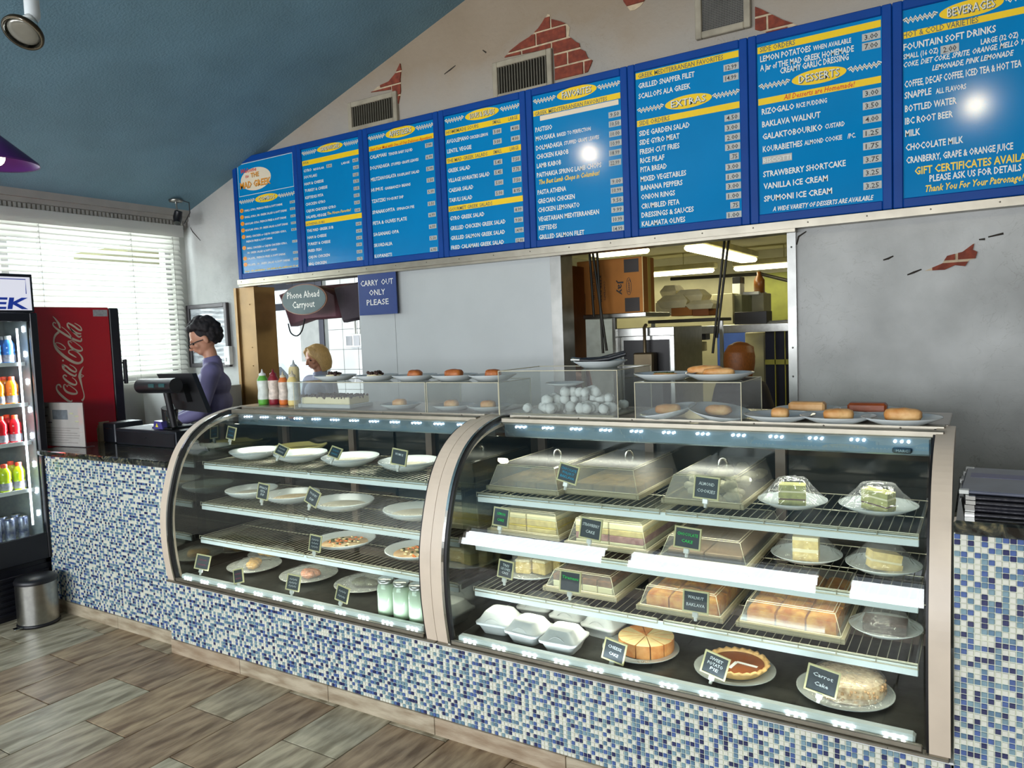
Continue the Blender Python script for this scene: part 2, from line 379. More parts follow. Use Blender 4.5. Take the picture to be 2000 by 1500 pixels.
# outside ground and building seen through the windows
mb = MB(); mb.box(-30, -2.4, -10, 30, -.3, -.2); struct(mb.build('ground_outside', M('pale_paving', (200, 200, 198), .8)))
# ================================================================== MENU BOARDS
YM = 1.712
MBLUE = M('menu_panel_blue', (0, 124, 184), .14, 0, .04, 3, spec=.4); MFRAME = M('menu_frame_blue', (4, 62, 138), .5, 0, .08, 4, spec=.2)
LW = M('print_white', (226, 226, 216), .35, 0, .02); LY = M('print_yellow', (240, 200, 20), .35, 0, .02); LG = M('print_grey', (96, 104, 92), .4, 0, .02)
LR = M('print_red', (205, 50, 40), .4, 0, .02); TAPE = M('price_tape', (176, 178, 172), .5, 0, .06, 40); INK = M('black_ink', (24, 24, 34), .5, 0, .02); LO = M('print_orange', (232, 150, 30), .4, 0, .02); CREAM = M('print_cream', (226, 212, 186), .4, 0, .02)
MM = [MBLUE, MFRAME, LW, LY, LG, LR, TAPE, INK, LO, CREAM]
C1 = lambda x, y: (450+x/4.688, 230+y/4.688)
C2 = lambda x, y: (860+x/4.166, 140+y/4.166)
C3 = lambda x, y: (1220+x/3.75, 80+y/3.75)
C4 = lambda x, y: (1460+x/3.489, y/3.489)
MX0 = -.5684*1.2; MP = .5546*1.2; XM0 = P('y', 1.712, 468.5, 546).x; MZ0, MZ1 = 1.7922*1.2, 2.5836*1.2
def W2(C, x, y):
    p = P('y', YM, *C(x, y)); return (p.x, p.z)
BOARDS = [
 (C1, 19, 'bell', (330, 733, 105, 42), 'COMBOS', ((85, 775, 220, 755), (440, 715, 592, 690)), [],
  [('SMALL GYRO, FRENCH FRIES & SOFT DRINK', 130, 862, 480, 800), ('SMALL GYRO, SM. GREEK SALAD & SOFT DRINK', 133, 922, 520, 855), ('REGULAR GYRO, FRENCH FRIES & SOFT DRINK', 137, 983, 515, 920), ('REGULAR GYRO, SM. GREEK SALAD & SOFT DRINK', 140, 1040, 530, 980), ('SMALL CHICKEN or CAJUN CHICKEN GYRO,', 145, 1100, 515, 1045), ('FRENCH FRIES & SOFT DRINK', 148, 1145, 388, 1108), ('SMALL CHICKEN or CAJUN CHICKEN GYRO,', 152, 1205, 522, 1155), ('SM. GREEK SALAD & SOFT DRINK', 155, 1247, 430, 1212), ('FALAFEL, FRENCH FRIES & SOFT DRINK', 160, 1300, 508, 1255), ('FALAFEL, SM. GREEK SALAD & SOFT DRINK', 163, 1360, 550, 1308), ('y/Sorry - No substitutions - Soft drinks in the combos are 16 oz', 135, 1412, 622, 1364)],
  [('4.95', 568, 770), ('4.95', 570, 832), ('6.95', 574, 898), ('7.95', 578, 962), ('4.95', 582, 1022), ('6.95', 590, 1130), ('4.95', 597, 1232), ('7.95', 600, 1292)], 60),
 (C1, 26, '', (910, 272, 120, 42), 'SANDWICHES', ((657, 330, 785, 305), (1040, 245, 1175, 215)), [(662, 395, 1180, 290, 'PITA', 670, 430, 718, 420), (692, 948, 1207, 870, 'ATHENA SUBS', 697, 990, 865, 960)],
  [('GYRO', 672, 500, 745, 488), ('s/REGULAR', 762, 482, 860, 465), ('s/LARGE', 1018, 428, 1092, 415), ('SOUVLAKI', 675, 558, 793, 538), ('HAM & CHEESE', 680, 620, 855, 590), ('TURKEY & CHEESE', 683, 682, 890, 645), ('KEFTEDES PITA', 687, 748, 853, 715), ('CHICKEN GYRO', 690, 808, 872, 775), ('CAJUN CHICKEN GYRO', 695, 870, 968, 822), ('FALAFEL-VEGGIE', 698, 928, 880, 893), ('y/The House Favorite!', 888, 893, 1105, 850), ('THE MAD GREEK SUB', 703, 1052, 945, 1010), ('HAM & CHEESE', 708, 1112, 882, 1085), ('TURKEY & CHEESE', 710, 1175, 917, 1140), ('FRIED FISH', 713, 1235, 835, 1212), ('CAJUN CHICKEN', 716, 1292, 912, 1265), ('BBQ CHICKEN', 720, 1355, 882, 1330)],
  [('5.00', 905, 440), ('6.75', 1145, 388), ('6.50', 1150, 453), ('5.25', 1148, 520), ('5.75', 1152, 580), ('5.95', 1155, 645), ('5.95', 1157, 710), ('6.50', 1160, 775), ('5.00', 1165, 845), ('6.95', 1175, 970), ('6.95', 1178, 1035), ('6.95', 1180, 1098), ('7.50', 1180, 1160), ('6.95', 1183, 1225), ('6.75', 1185, 1290)], 64),
 (C1, 33, '', (1555, 130, 138, 55), 'APPETIZERS', ((1262, 190, 1412, 165), (1700, 95, 1862, 65)), [(1265, 265, 1865, 140, 'r/Start Your Meal with One of Our Delicious Appetizers', 1280, 300, 1848, 195)],
  [('CALAMARI', 1278, 380, 1430, 350), ('s/TENDER BABY SQUID', 1448, 345, 1670, 305), ('DOLMADAKIA', 1282, 478, 1460, 445), ('s/STUFFED GRAPE LEAVES', 1472, 440, 1725, 395), ('MELITZANOSALATA', 1288, 580, 1520, 545), ('s/EGGPLANT SALAD', 1532, 540, 1732, 500), ('HUMUS', 1292, 680, 1400, 662), ('s/GARBANZO BEANS', 1415, 660, 1652, 620), ('TZATZIKI', 1297, 785, 1422, 760), ('s/YOGURT DIP', 1432, 758, 1588, 735), ('SPANAKOPITA', 1302, 885, 1508, 850), ('s/SPINACH PIE', 1525, 848, 1685, 825), ('FETA & OLIVES PLATE', 1307, 980, 1618, 940), ('SAGANAKI OPA', 1312, 1085, 1545, 1055), ('SKORDALIA', 1316, 1185, 1485, 1165), ('KOPANISTI', 1322, 1285, 1480, 1265)],
  [('7.99', 1818, 250), ('6.99', 1822, 358), ('5.99', 1828, 465), ('5.50', 1832, 570), ('5.99', 1838, 675), ('5.50', 1842, 785), ('6.99', 1848, 888), ('6.99', 1853, 995), ('5.50', 1858, 1100), ('6.95', 1862, 1205)], 80),
 (C2, 34, '', (338, 343, 140, 48), 'SOUPS & SALADS', ((40, 405, 188, 375), (490, 310, 652, 270)), [(40, 475, 658, 345, 'HOMEMADE SOUPS', 50, 510, 312, 455), (48, 705, 665, 590, 'THE MAD GREEK SALADS', 57, 742, 385, 683), (65, 1095, 680, 1008, 'GOURMET GREEK SALADS', 75, 1135, 425, 1085), (0, 0, 0, 0, 'SMALL', 425, 430, 495, 412), (0, 0, 0, 0, 'LARGE', 555, 400, 630, 385), (0, 0, 0, 0, 'SMALL', 432, 673, 502, 655), (0, 0, 0, 0, 'LARGE', 567, 645, 638, 630)],
  [('AVGOLEMANO', 52, 585, 235, 553), ('s/CHICKEN LEMON', 240, 550, 388, 520), ('LENTIL VEGGIE', 57, 665, 255, 628), ('GREEK SALAD', 63, 822, 245, 793), ('VILLAGE HORIATIKI SALAD', 67, 902, 403, 848), ('CAESAR SALAD', 70, 983, 270, 953), ('TABULI SALAD', 73, 1062, 262, 1037), ('GYRO GREEK SALAD', 80, 1212, 360, 1172), ('GRILLED CHICKEN GREEK SALAD', 83, 1292, 532, 1232), ('GRILLED SALMON GREEK SALAD', 87, 1370, 528, 1318), ('FRIED CALAMARI GREEK SALAD', 90, 1448, 520, 1400)],
  [('3.00', 463, 485), ('4.00', 608, 458), ('3.00', 465, 568), ('4.00', 612, 543), ('5.45', 470, 735), ('7.50', 617, 710), ('5.45', 473, 817), ('7.75', 620, 792), ('5.00', 478, 902), ('7.50', 625, 880), ('5.00', 481, 987), ('8.95', 625, 965), ('8.99', 637, 1120), ('9.00', 638, 1205), ('14.99', 643, 1288), ('12.99', 648, 1373)], 78),
 (C2, 40, '', (1108, 168, 165, 58), 'FAVORITES', ((760, 248, 935, 210), (1282, 130, 1478, 88)), [(760, 322, 1480, 165, 'GREEK MEDITERRANEAN FAVORITES', 770, 360, 1358, 240)],
  [('PASTISIO', 775, 492, 912, 468), ('MOUSAKA', 778, 567, 937, 533), ('s/BAKED TO PERFECTION', 950, 530, 1225, 478), ('DOLMADAKIA', 780, 642, 995, 603), ('s/STUFFED GRAPE LEAVES', 1008, 598, 1293, 545), ('CHICKEN KABOB', 783, 712, 1045, 668), ('LAMB KABOB', 787, 785, 985, 755), ('PAITHAKIA SPRING LAMB CHOPS', 787, 860, 1312, 778), ('y/The Best Lamb Chops in Columbus!', 805, 918, 1298, 840), ('PASTA ATHENA', 793, 1002, 1025, 968), ('GRECIAN CHICKEN', 795, 1072, 1095, 1035), ('CHICKEN LEMONATO', 798, 1145, 1135, 1100), ('VEGETARIAN MEDITERRANEAN', 800, 1218, 1293, 1158), ('KEFTEDES', 803, 1290, 950, 1275), ('GRILLED SALMON FILET', 805, 1365, 1173, 1325)],
  [('9.50', 1427, 345), ('10.50', 1432, 420), ('10.00', 1437, 500), ('10.99', 1440, 578), ('18.99', 1423, 658), ('22.99', 1422, 740), ('9.00', 1438, 890), ('10.99', 1447, 962), ('9.50', 1447, 1042), ('9.99', 1447, 1120), ('10.99', 1455, 1197), ('14.99', 1455, 1275)], 100),
 (C3, 40, '', (465, 443, 175, 55), 'EXTRAS', ((97, 512, 283, 478), (648, 408, 852, 365)), [(88, 235, 850, 68, 'GREEK MEDITERRANEAN FAVORITES', 100, 272, 722, 140), (97, 585, 855, 440, 'SIDE ORDERS', 107, 620, 330, 583)],
  [('GRILLED SNAPPER FILET', 102, 347, 513, 265), ('SCALLOPS ALA GREEK', 103, 422, 483, 350), ('SIDE GARDEN SALAD', 108, 695, 477, 635), ('SIDE GYRO MEAT', 110, 762, 403, 715), ('FRESH CUT FRIES', 113, 830, 403, 785), ('RICE PILAF', 115, 895, 292, 870), ('PITA BREAD', 117, 960, 310, 935), ('MIXED VEGETABLES', 118, 1030, 452, 985), ('BANANA PEPPERS', 120, 1095, 425, 1055), ('ONION RINGS', 121, 1162, 370, 1130), ('CRUMBLED FETA', 123, 1230, 403, 1195), ('DRESSINGS & SAUCES', 125, 1298, 507, 1245), ('KALAMATA OLIVES', 127, 1362, 445, 1320)],
  [('12.99', 795, 187), ('14.99', 778, 268), ('4.50', 797, 557), ('3.00', 800, 630), ('2.00', 800, 703), ('3.00', 803, 772), ('.75', 803, 845), ('3.00', 805, 917), ('1.00', 805, 990), ('3.00', 805, 1060), ('1.00', 807, 1132), ('.75', 808, 1202), ('1.00', 810, 1272)], 102),
 (C4, 42, '', (485, 518, 190, 58), 'DESSERTS', ((82, 600, 285, 550), (688, 480, 912, 430)), [(72, 325, 905, 135, 'SIDE ORDERS', 85, 355, 325, 308), (82, 675, 915, 515, 'r/All Desserts are Homemade!', 247, 680, 732, 590)],
  [('LEMON POTATOES', 87, 422, 432, 352), ('s/WHEN AVAILABLE', 447, 345, 707, 290), ('A Jar of THE MAD GREEK HOMEMADE', 87, 485, 725, 350), ('CREAMY GARLIC DRESSING', 222, 502, 690, 408), ('RIZOGALO', 98, 780, 320, 745), ('s/RICE PUDDING', 333, 735, 542, 700), ('BAKLAVA WALNUT', 100, 868, 498, 800), ('GALAKTOBOURIKO', 103, 952, 512, 885), ('s/CUSTARD', 528, 880, 663, 855), ('KOURABIETHES', 105, 1037, 375, 995), ('s/ALMOND COOKIE', 388, 990, 645, 950), ('s/ /PC.', 682, 945, 738, 935), ('STRAWBERRY SHORTCAKE', 107, 1208, 670, 1130), ('VANILLA ICE CREAM', 110, 1290, 548, 1232), ('SPUMONI ICE CREAM', 113, 1378, 577, 1315), ('i/A WIDE VARIETY OF DESSERTS ARE AVAILABLE', 172, 1440, 860, 1360)],
  [('3.00', 843, 247), ('7.00', 843, 310), ('3.00', 853, 630), ('3.50', 855, 715), ('4.00', 855, 808), ('1.25', 858, 902), ('1.75', 862, 990), ('3.75', 862, 1082), ('3.25', 862, 1172), ('3.25', 865, 1262)], 105),
 (C4, 48, '', (1522, 55, 225, 65), 'BEVERAGES', ((1045, 150, 1290, 95), (1755, 0, 2015, -58)), [(1048, 220, 2030, 18, 'HOT & COLD VARIETIES', 1060, 260, 1573, 155)],
  [('FOUNTAIN SOFT DRINKS', 1063, 342, 1693, 222), ('s/SMALL (16 OZ)', 1063, 403, 1300, 362), ('s/LARGE (32 OZ)', 1590, 303, 1845, 255), ('i/COKE, DIET COKE, SPRITE, ORANGE, MELLO YELLO', 1063, 462, 1985, 280), ('i/LEMONADE, PINK LEMONADE', 1258, 478, 1815, 380), ('COFFEE, DECAF COFFEE, ICED TEA & HOT TEA', 1070, 592, 1867, 460), ('SNAPPLE', 1070, 672, 1253, 645), ('s/ALL FLAVORS', 1283, 640, 1490, 605), ('BOTTLED WATER', 1073, 762, 1425, 708), ('IBC ROOT BEER', 1073, 847, 1400, 800), ('MILK', 1075, 932, 1177, 918), ('CHOCOLATE MILK', 1078, 1025, 1470, 975), ('CRANBERRY, GRAPE & ORANGE JUICE', 1082, 1112, 1810, 1020), ('Y/GIFT CERTIFICATES AVAILABLE', 1140, 1192, 2000, 1080), ('PLEASE ASK US FOR DETAILS', 1240, 1240, 1867, 1160), ('y/Thank You For Your Patronage!', 1213, 1310, 1884, 1228)],
  [('2.00', 1378, 332)], 105)]
MLAB = ['COMBOS and a welcome oval', 'SANDWICHES', 'APPETIZERS', 'SOUPS & SALADS', 'FAVORITES', 'EXTRAS', 'SIDE ORDERS and DESSERTS', 'BEVERAGES']
for bi, (C, cap, _, ov, otx, zig, bars, lines, prices, pw) in enumerate(BOARDS):
    x1 = MX0+MP*bi; x0 = x1-MP if bi else XM0; xc = (x0+x1)/2; zc = (MZ0+MZ1)/2
    t = thing('menu_board', 'blue framed wall menu board headed %s' % MLAB[bi], 'menu board', (xc, YM, MZ0), group='menu boards over the counter')
    O = (xc, YM, MZ0); f = .044
    m = MB(); g = .0012
    m.box(x0+g, x0+f, YM-.012, YW, MZ0, MZ1, bev=.004); m.box(x1-f, x1-g, YM-.012, YW, MZ0, MZ1, bev=.004)
    m.box(x0+f, x1-f, YM-.012, YW, MZ0, MZ0+f, bev=.004); m.box(x0+f, x1-f, YM-.012, YW, MZ1-f, MZ1, bev=.004)
    offs(m, O).build('frame', MFRAME, t)
    m = MB(); m.box(x0+f-.002, x1-f+.002, YM, YW-.01, MZ0+f-.002, MZ1-f+.002); offs(m, O).build('panel', MBLUE, t)
    PX0, PX1 = x0+f+.004, x1-f-.004
    clampx = lambda x: max(PX0, min(PX1, x))
    m = MB(); ch = lambda c, u: c*.00284/{C1: 4.688, C2: 4.166, C3: 3.75, C4: 3.489}[C]*u
    # vertical metres per pixel on the menu plane, measured at the board
    pa = P('y', YM, *C(ov[0], ov[1])); mpp = (pa-CAM).dot(FW)/FPX/{C1: 4.688, C2: 4.166, C3: 3.75, C4: 3.489}[C]
    def ell(cx, cy, rx, ry, k, th):
        c = W2(C, cx, cy); e = W2(C, cx+rx, cy-rx*.19); RX = abs(e[0]-c[0]); RY = ry*mpp*.86
        m.add([(c[0]+RX*math.cos(a*PI/16), YM-th, c[1]+RY*math.sin(a*PI/16)) for a in range(32)], [tuple(range(32))], False, k); return c, RX, RY
    c, RX, RY = ell(*ov, LYK := 3, .0012)
    for dx, k, th, bo in ((.004, 4, .0018, .03), (0, 2, .0024, .0)):
        txt(m, otx, (c[0]-RX*.74+dx, c[1]-RY*.46-dx*.7), (c[0]+RX*.74+dx, c[1]-RY*.46-dx*.7), RY*1.0, YM, th, 0, bo, k)
    for a, b_, c_, d_ in zig:
        p = W2(C, a, b_); q = W2(C, c_, d_); q = (clampx(q[0]), q[1]); p = (clampx(p[0]), p[1]); zz = (p[1]+q[1])/2; pts = []; n = 14
        for i in range(n+1): pts.append((p[0]+(q[0]-p[0])*i/n, zz+(.008 if i % 2 else -.008)*(0 if i in (0, n) else 1)))
        stroke(m, pts, .017, YM, .0012, 2); stroke(m, pts, .005, YM, .0018, 4)
    for a, b_, c_, d_, s, e0, e1, e2, e3 in bars:
        if c_:
            p = W2(C, a, b_); q = W2(C, c_, d_); z1_ = (p[1]+q[1])/2; h = 46*mpp*.98
            m.box(PX0, clampx(q[0]+.02), YM-.0012, YM, z1_-h, z1_, 3)
        red = s.startswith('r/'); s = s[2:] if red else s
        p = W2(C, e0, e1); q = W2(C, e2, e3); zz = (p[1]+q[1])/2
        txt(m, s, (p[0], zz), (clampx(q[0]), zz), cap*mpp*.82, YM, .002, .25 if red else 0, .012, 5 if red else 4)
    for s, a, b_, c_, d_ in lines:
        k = 2; sh = 0; cc = cap; th = .0014
        if s[1:2] == '/':
            q_ = s[0]; s = s[2:]
            if q_ in 'yY': k = 3
            if q_ in 'yi': sh = .28
            if q_ == 's' or q_ == 'i': cc = cap*.78
            if q_ == 'Y': cc = cap*1.15
        p = W2(C, a, b_); q = W2(C, c_, d_); zz = (p[1]+q[1])/2
        txt(m, s, (p[0], zz), (clampx(q[0]), zz), cc*mpp*.93, YM, th, sh, .022, k)
    for s, a, b_ in prices:
        p = W2(C, a, b_); wd = pw*mpp*1.05*(.6 if s == '.75' else 1); hh = cap*mpp*1.15; xx = min(p[0], PX1-wd*.5)
        mp = MB(); mp.box(xx-wd*.5, xx+wd*.5, YM-.0016, YM, p[1]-hh*.5, p[1]+hh*.5, 0)
        txt(mp, s, (xx-wd*.36, p[1]-hh*.34), (xx+wd*.36, p[1]-hh*.34), hh*.66, YM, .0024, 0, .01, 1); offs(mp, O).build('price_tag', [TAPE, INK], t)
    if bi == 0:
        for i, (cx, cy) in enumerate(((105, 853), (108, 912), (112, 972), (117, 1032), (122, 1092), (128, 1193), (135, 1290), (140, 1345))):
            c, r1, r2 = ell(cx, cy, 17, 22, 8, .0014); txt(m, str(i+1), (c[0]-.004, c[1]-.008), (c[0]+.004, c[1]-.008), .016, YM, .002, 0, 0, 5)
        q = [W2(C, *p) for p in ((65, 435), (575, 318), (592, 628), (85, 722))]; zt = (q[0][1]+q[1][1])/2; zb = (q[2][1]+q[3][1])/2; xa = q[0][0]; xb = min(q[1][0], PX1-.006)
        stroke(m, [(xa, zt), (xb, zt), (xb, zb), (xa, zb), (xa, zt)], .004, YM, .0012, 2)
        ell(232, 558, 140, 120, 9, .0014)
        for s, a, b_, c_, d_, k, cc, sh in (('Welcome', 98, 520, 240, 478, 5, 46, .3), ('to', 140, 553, 172, 548, 5, 36, .2), ('THE', 188, 548, 262, 530, 8, 46, 0), ('MAD GREEK', 92, 655, 370, 600, 8, 66, 0)):
            p = W2(C, a, b_); q = W2(C, c_, d_); zz = (p[1]+q[1])/2
            txt(m, s, (p[0], zz), (q[0], zz), cc*mpp*.86, YM, .0022, sh, .02, k)
            if k == 8: txt(m, s, (p[0]+.003, zz-.002), (q[0]+.003, zz-.002), cc*mpp*.86, YM, .0018, sh, .03, 4)
    if bi == 4:
        p = W2(C, 812, 378); q = W2(C, 1450, 250); zz = (p[1]+q[1])/2; m.box(p[0], clampx(q[0]), YM-.0016, YM, zz-.014, zz+.014, 9)
    if bi == 6:
        p = W2(C, 103, 1120); q = W2(C, 303, 1080); zz = (p[1]+q[1])/2; m.box(p[0], q[0], YM-.0016, YM, zz-.004, zz+.032, 6); txt(m, 'BISCOTTI', (p[0]+.004, zz+.002), (q[0]-.004, zz+.002), .022, YM, .002, 0, 0, 2)
    tag(offs(m, O).build('lettering', MM, t), kind='stuff')
# aluminium channel under the boards
mb = MB(); xa = P('y', YM-.02, 462, 560).x; xb = XR-.4
mb.box(xa, xb, YM-.01, YW, MZ0-.042, MZ0-.003); mb.box(xa, OBx1+.03, YM+.005, YW, MZ0-.058, MZ0-.040)
for i in range(24): x = xa+.05+i*.27; mb.sph((x, YM-.011, MZ0-.02), .004, 6, 4)
struct(mb.build('trim_2', ALU))
# post at the left, jambs of the kitchen opening
mb = MB(); pa = P('y', YW-.01, 462, 600).x; pb = P('y', YW-.01, 498, 600).x
mb.box(pa, pa+.03, YW-.03, YW+.16, ZC-.2, MZ0-.06); mb.box(pa+.03, pb, YW-.012, YW+.2, ZC-.2, MZ0-.06)
for z in (1.45, 1.6, 1.95): mb.sph((pb-.06, YW-.014, z), .005, 6, 4)
struct(mb.build('trim_3', M('tan_post_metal', (148, 116, 70), .45, .3, .12, 6)))
mb = MB(); a = P('y', YW, 1079, 600).x; b_ = P('y', YW, 1100, 600).x
mb.box(a, b_, YW-.014, YW+.14, ZC, OZ)
a = P('y', YW, 1540, 600).x; b_ = P('y', YW, 1557, 600).x; mb.box(a, b_, YW-.016, YW+.14, ZC-.2, OZ+.02)
for z in (1.35, 1.5, 2.02): mb.sph(((a+b_)/2, YW-.017, z), .005, 6, 4)
mb.box(OBx0, OBx1, YW-.02, YW+.14, OZ-.012, OZ+.03)
struct(mb.build('trim_4', M('weathered_steel', (132, 132, 128), .35, .9, .15, 8)))
# ceiling vents on the wall
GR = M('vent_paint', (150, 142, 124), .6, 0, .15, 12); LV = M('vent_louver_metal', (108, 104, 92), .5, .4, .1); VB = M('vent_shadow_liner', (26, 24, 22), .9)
for (u0, v0, u1, v1, lab, kd) in ((684, 178, 780, 262, 'small cream wall vent with vertical louvers above the APPETIZERS board', 1), (966, 95, 1082, 200, 'cream wall vent with vertical louvers above the SOUPS & SALADS board, beside bricks', 1), (1360, -30, 1468, 80, 'framed square mesh wall vent high above the EXTRAS board', 0)):
    a0 = P('y', YW, u0, (v0+v1)/2); a1 = P('y', YW, u1, (v0+v1)/2); zt = P('y', YW, u1, v0).z; zb = P('y', YW, u0, v1).z
    if kd == 0: zt = 3.50; zb = P('y', YW, 1365, 80).z
    O = ((a0.x+a1.x)/2, YW, zb); hw = (a1.x-a0.x)/2; H = zt-zb
    t = thing('wall_vent', lab, 'vent', O, group=None)
    m = MB(); fr = .035; m.box(-hw, -hw+fr, -.03, 0, 0, H, bev=.004); m.box(hw-fr, hw, -.03, 0, 0, H, bev=.004); m.box(-hw+fr, hw-fr, -.03, 0, 0, fr, bev=.004); m.box(-hw+fr, hw-fr, -.03, 0, H-fr, H, bev=.004); m.build('frame', GR, t)
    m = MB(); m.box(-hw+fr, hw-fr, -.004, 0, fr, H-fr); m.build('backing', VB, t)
    if kd:
        n = 18; l0 = None
        for i in range(n):
            x = -hw+fr+(2*hw-2*fr)*(i+.5)/n
            if l0 is None: m = MB(); m.box(-.003, .003, -.024, -.006, fr, H-fr); l0 = m.build('louver', LV, t); o = l0
            else: o = l0.copy(); COL.objects.link(o); o.parent = t
            o.location.x = x; o.rotation_euler.z = 0
    else:
        m = MB(); n = 26
        for i in range(n): x = -hw+fr+(2*hw-2*fr)*(i+.5)/n; m.box(x-.0015, x+.0015, -.012, -.009, fr, H-fr)
        for i in range(30): z = fr+(H-2*fr)*(i+.5)/30; m.box(-hw+fr, hw-fr, -.014, -.011, z-.0015, z+.0015)
        m.build('mesh_screen', M('mesh_metal', (120, 118, 112), .5, .5), t)['kind'] = 'stuff'
# ================================================================== COUNTERS AND DISPLAY CASES
TILEM = [M('tile_cream', (214, 214, 200), .15, 0, .05, 40), M('tile_pale_blue', (120, 148, 158), .1, 0, .12, 40), M('tile_mid_blue', (74, 96, 148), .1, 0, .15, 40), M('tile_navy', (46, 50, 90), .1, 0, .15, 40), M('tile_steel_blue', (94, 124, 146), .1, 0, .12, 40)]
GROUT = M('tile_grout', (208, 212, 190), .8, 0, .05, 40)
def tile_shape(): m = MB(); m.box(-.0071, .0071, -.0035, .001, -.0071, .0071, bev=.0012); return m
TSRC = [tile_shape().build('tile', TILEM[k]) for k in range(5)]; TUSED = [False]*5
def mosaic(parent, loc, x0, x1, z0, z1, y, nearkey):
    m = MB(); m.box(x0, x1, y, y+.02, z0, z1); offs(m, loc).build('grout_panel', GROUT, parent)
    nx = int((x1-x0)/.016); nz = int((z1-z0)/.016); ps = []; pr_ = {}
    for i in range(nx):
        for j in range(nz):
            wt = [62, 22, 19, 13, 17]
            for nb in ((i-1, j), (i, j-1), (i-1, j-1), (i-1, j+1)):
                if nb in pr_: wt[pr_[nb]] *= (.62 if pr_[nb] == 0 else .4)
            k = pr_[(i, j)] = random.choices(range(5), wt)[0]
            ps.append((x0+(i+.5)*(x1-x0)/nx, z1-.001-(j+.5)*(z1-z0)/nz, k))
    ps.sort(key=nearkey)
    for x, z, k in ps[:300]:
        if not TUSED[k]: o = TSRC[k]; TUSED[k] = True
        else: o = TSRC[k].copy(); COL.objects.link(o)
        o.parent = parent; o.location = (x-loc[0], y-loc[1], z-loc[2])
    m = MB()
    for x, z, k in ps[300:]:
        a = .0071; b = .006; v = [(x-a, y, z-a), (x+a, y, z-a), (x+a, y, z+a), (x-a, y, z+a), (x-b, y-.0032, z-b), (x+b, y-.0032, z-b), (x+b, y-.0032, z+b), (x-b, y-.0032, z+b)]
        m.add(v, [(4, 5, 6, 7), (0, 1, 5, 4), (1, 2, 6, 5), (2, 3, 7, 6), (3, 0, 4, 7)], False, k)
    if m.v: tag(offs(m, loc).build('mosaic_tiles', TILEM, parent), kind='stuff')
KICKM = M('kick_tile_wood_look', (146, 130, 106), .45, 0, .2, 7, .4, 50, col2=(186, 174, 150), stretch=(1, 4, 5))
KICKM2 = M('kick_tile_wood_look_warm', (146, 126, 102), .45, 0, .2, 7, .4, 50, col2=(180, 164, 140), stretch=(1, 4, 5))
def kick(parent, loc, xs, y, h=.075):
    for i in range(len(xs)-1):
        m = MB(); m.box(xs[i]+.0015, xs[i+1]-.0015, y-.010, y+.01, 0.001, h, bev=.0015); offs(m, loc).build('kick_tile', KICKM if i % 3 else KICKM2, parent)
def granite():
    m = M('dark_granite', (30, 28, 24), .08, 0, .3, 30); N = m.node_tree.nodes; L = m.node_tree.links
    v = N.new('ShaderNodeTexVoronoi'); v.inputs['Scale'].default_value = 26; tc = [n for n in N if n.type == 'TEX_COORD'][0]; L.new(tc.outputs['Object'], v.inputs[0])
    nz = [n for n in N if n.type == 'TEX_NOISE'][0]; nz.inputs['Scale'].default_value = 16; nz.inputs['Distortion'].default_value = 2
    r = N.new('ShaderNodeValToRGB'); e = r.color_ramp.elements; e[0].position = .38; e[0].color = rgb((22, 22, 20)); e[1].position = .72; e[1].color = rgb((128, 118, 86)); x = e.new(.55); x.color = rgb((52, 56, 50))
    L.new(nz.outputs[0], r.inputs[0]); L.new(r.outputs[0], N['Principled BSDF'].inputs['Base Color']); return m
GRAN = granite()
# plinth under the two cases
PL = (1.8, 0, 0)
t = thing('tiled_plinth', 'long low plinth of blue and white mosaic tiles under both glass display cases', 'counter base', PL)
m = MB(); m.box(0.004, 3.596, .022, .84, 0, .388); offs(m, PL).build('body', M('plinth_core', (120, 118, 110), .7), t)
mosaic(t, PL, 0.0, 3.6, .076, .384, 0, lambda p: -p[0])
kick(t, PL, [0, .557, 1.164, 1.771, 2.378, 2.985, 3.6], 0)
m = MB(); m.box(-.004, 3.606, -.004, .84, .384, .390); offs(m, PL).build('white_edge_strip', WHITE, t)
# left counter
LC = (-.66, .065, 0)
t = thing('service_counter', 'till counter clad in blue and white mosaic tiles with dark granite top', 'counter', LC)
m = MB(); m.box(-1.32, -.004, .09, .62, 0, .985); offs(m, LC).build('body', M('plinth_core'), t)
mosaic(t, LC, -1.32, -.004, .076, .985, .065, lambda p: -p[0]-p[1]*.3)
kick(t, LC, [-1.32, -1.22, -.61, -.004], .065)
m = MB(); m.box(-1.34, -.004, .035, .66, .987, 1.022, bev=.006); offs(m, LC).build('granite_top', GRAN, t)
# right counter
RC = (3.95, 0, 0)
t = thing('service_counter', 'counter of blue and white mosaic tiles right of the cases, bearing black menus', 'counter', RC)
m = MB(); m.box(3.612, 4.4, .03, .62, 0, 1.02); offs(m, RC).build('body', M('plinth_core'), t)
mosaic(t, RC, 3.606, 3.894, .076, 1.040, .01, lambda p: p[0]*.1-p[1])
mosaic2 = MB(); mosaic2.box(3.894, 4.4, .01, .03, .076, 1.04); offs(mosaic2, RC).build('grout_panel', GROUT, t)
kick(t, RC, [3.606, 4.2, 4.4], .01)
m = MB(); m.box(3.606, 4.42, -.018, .66, 1.042, 1.080, bev=.006); offs(m, RC).build('granite_top', GRAN, t)
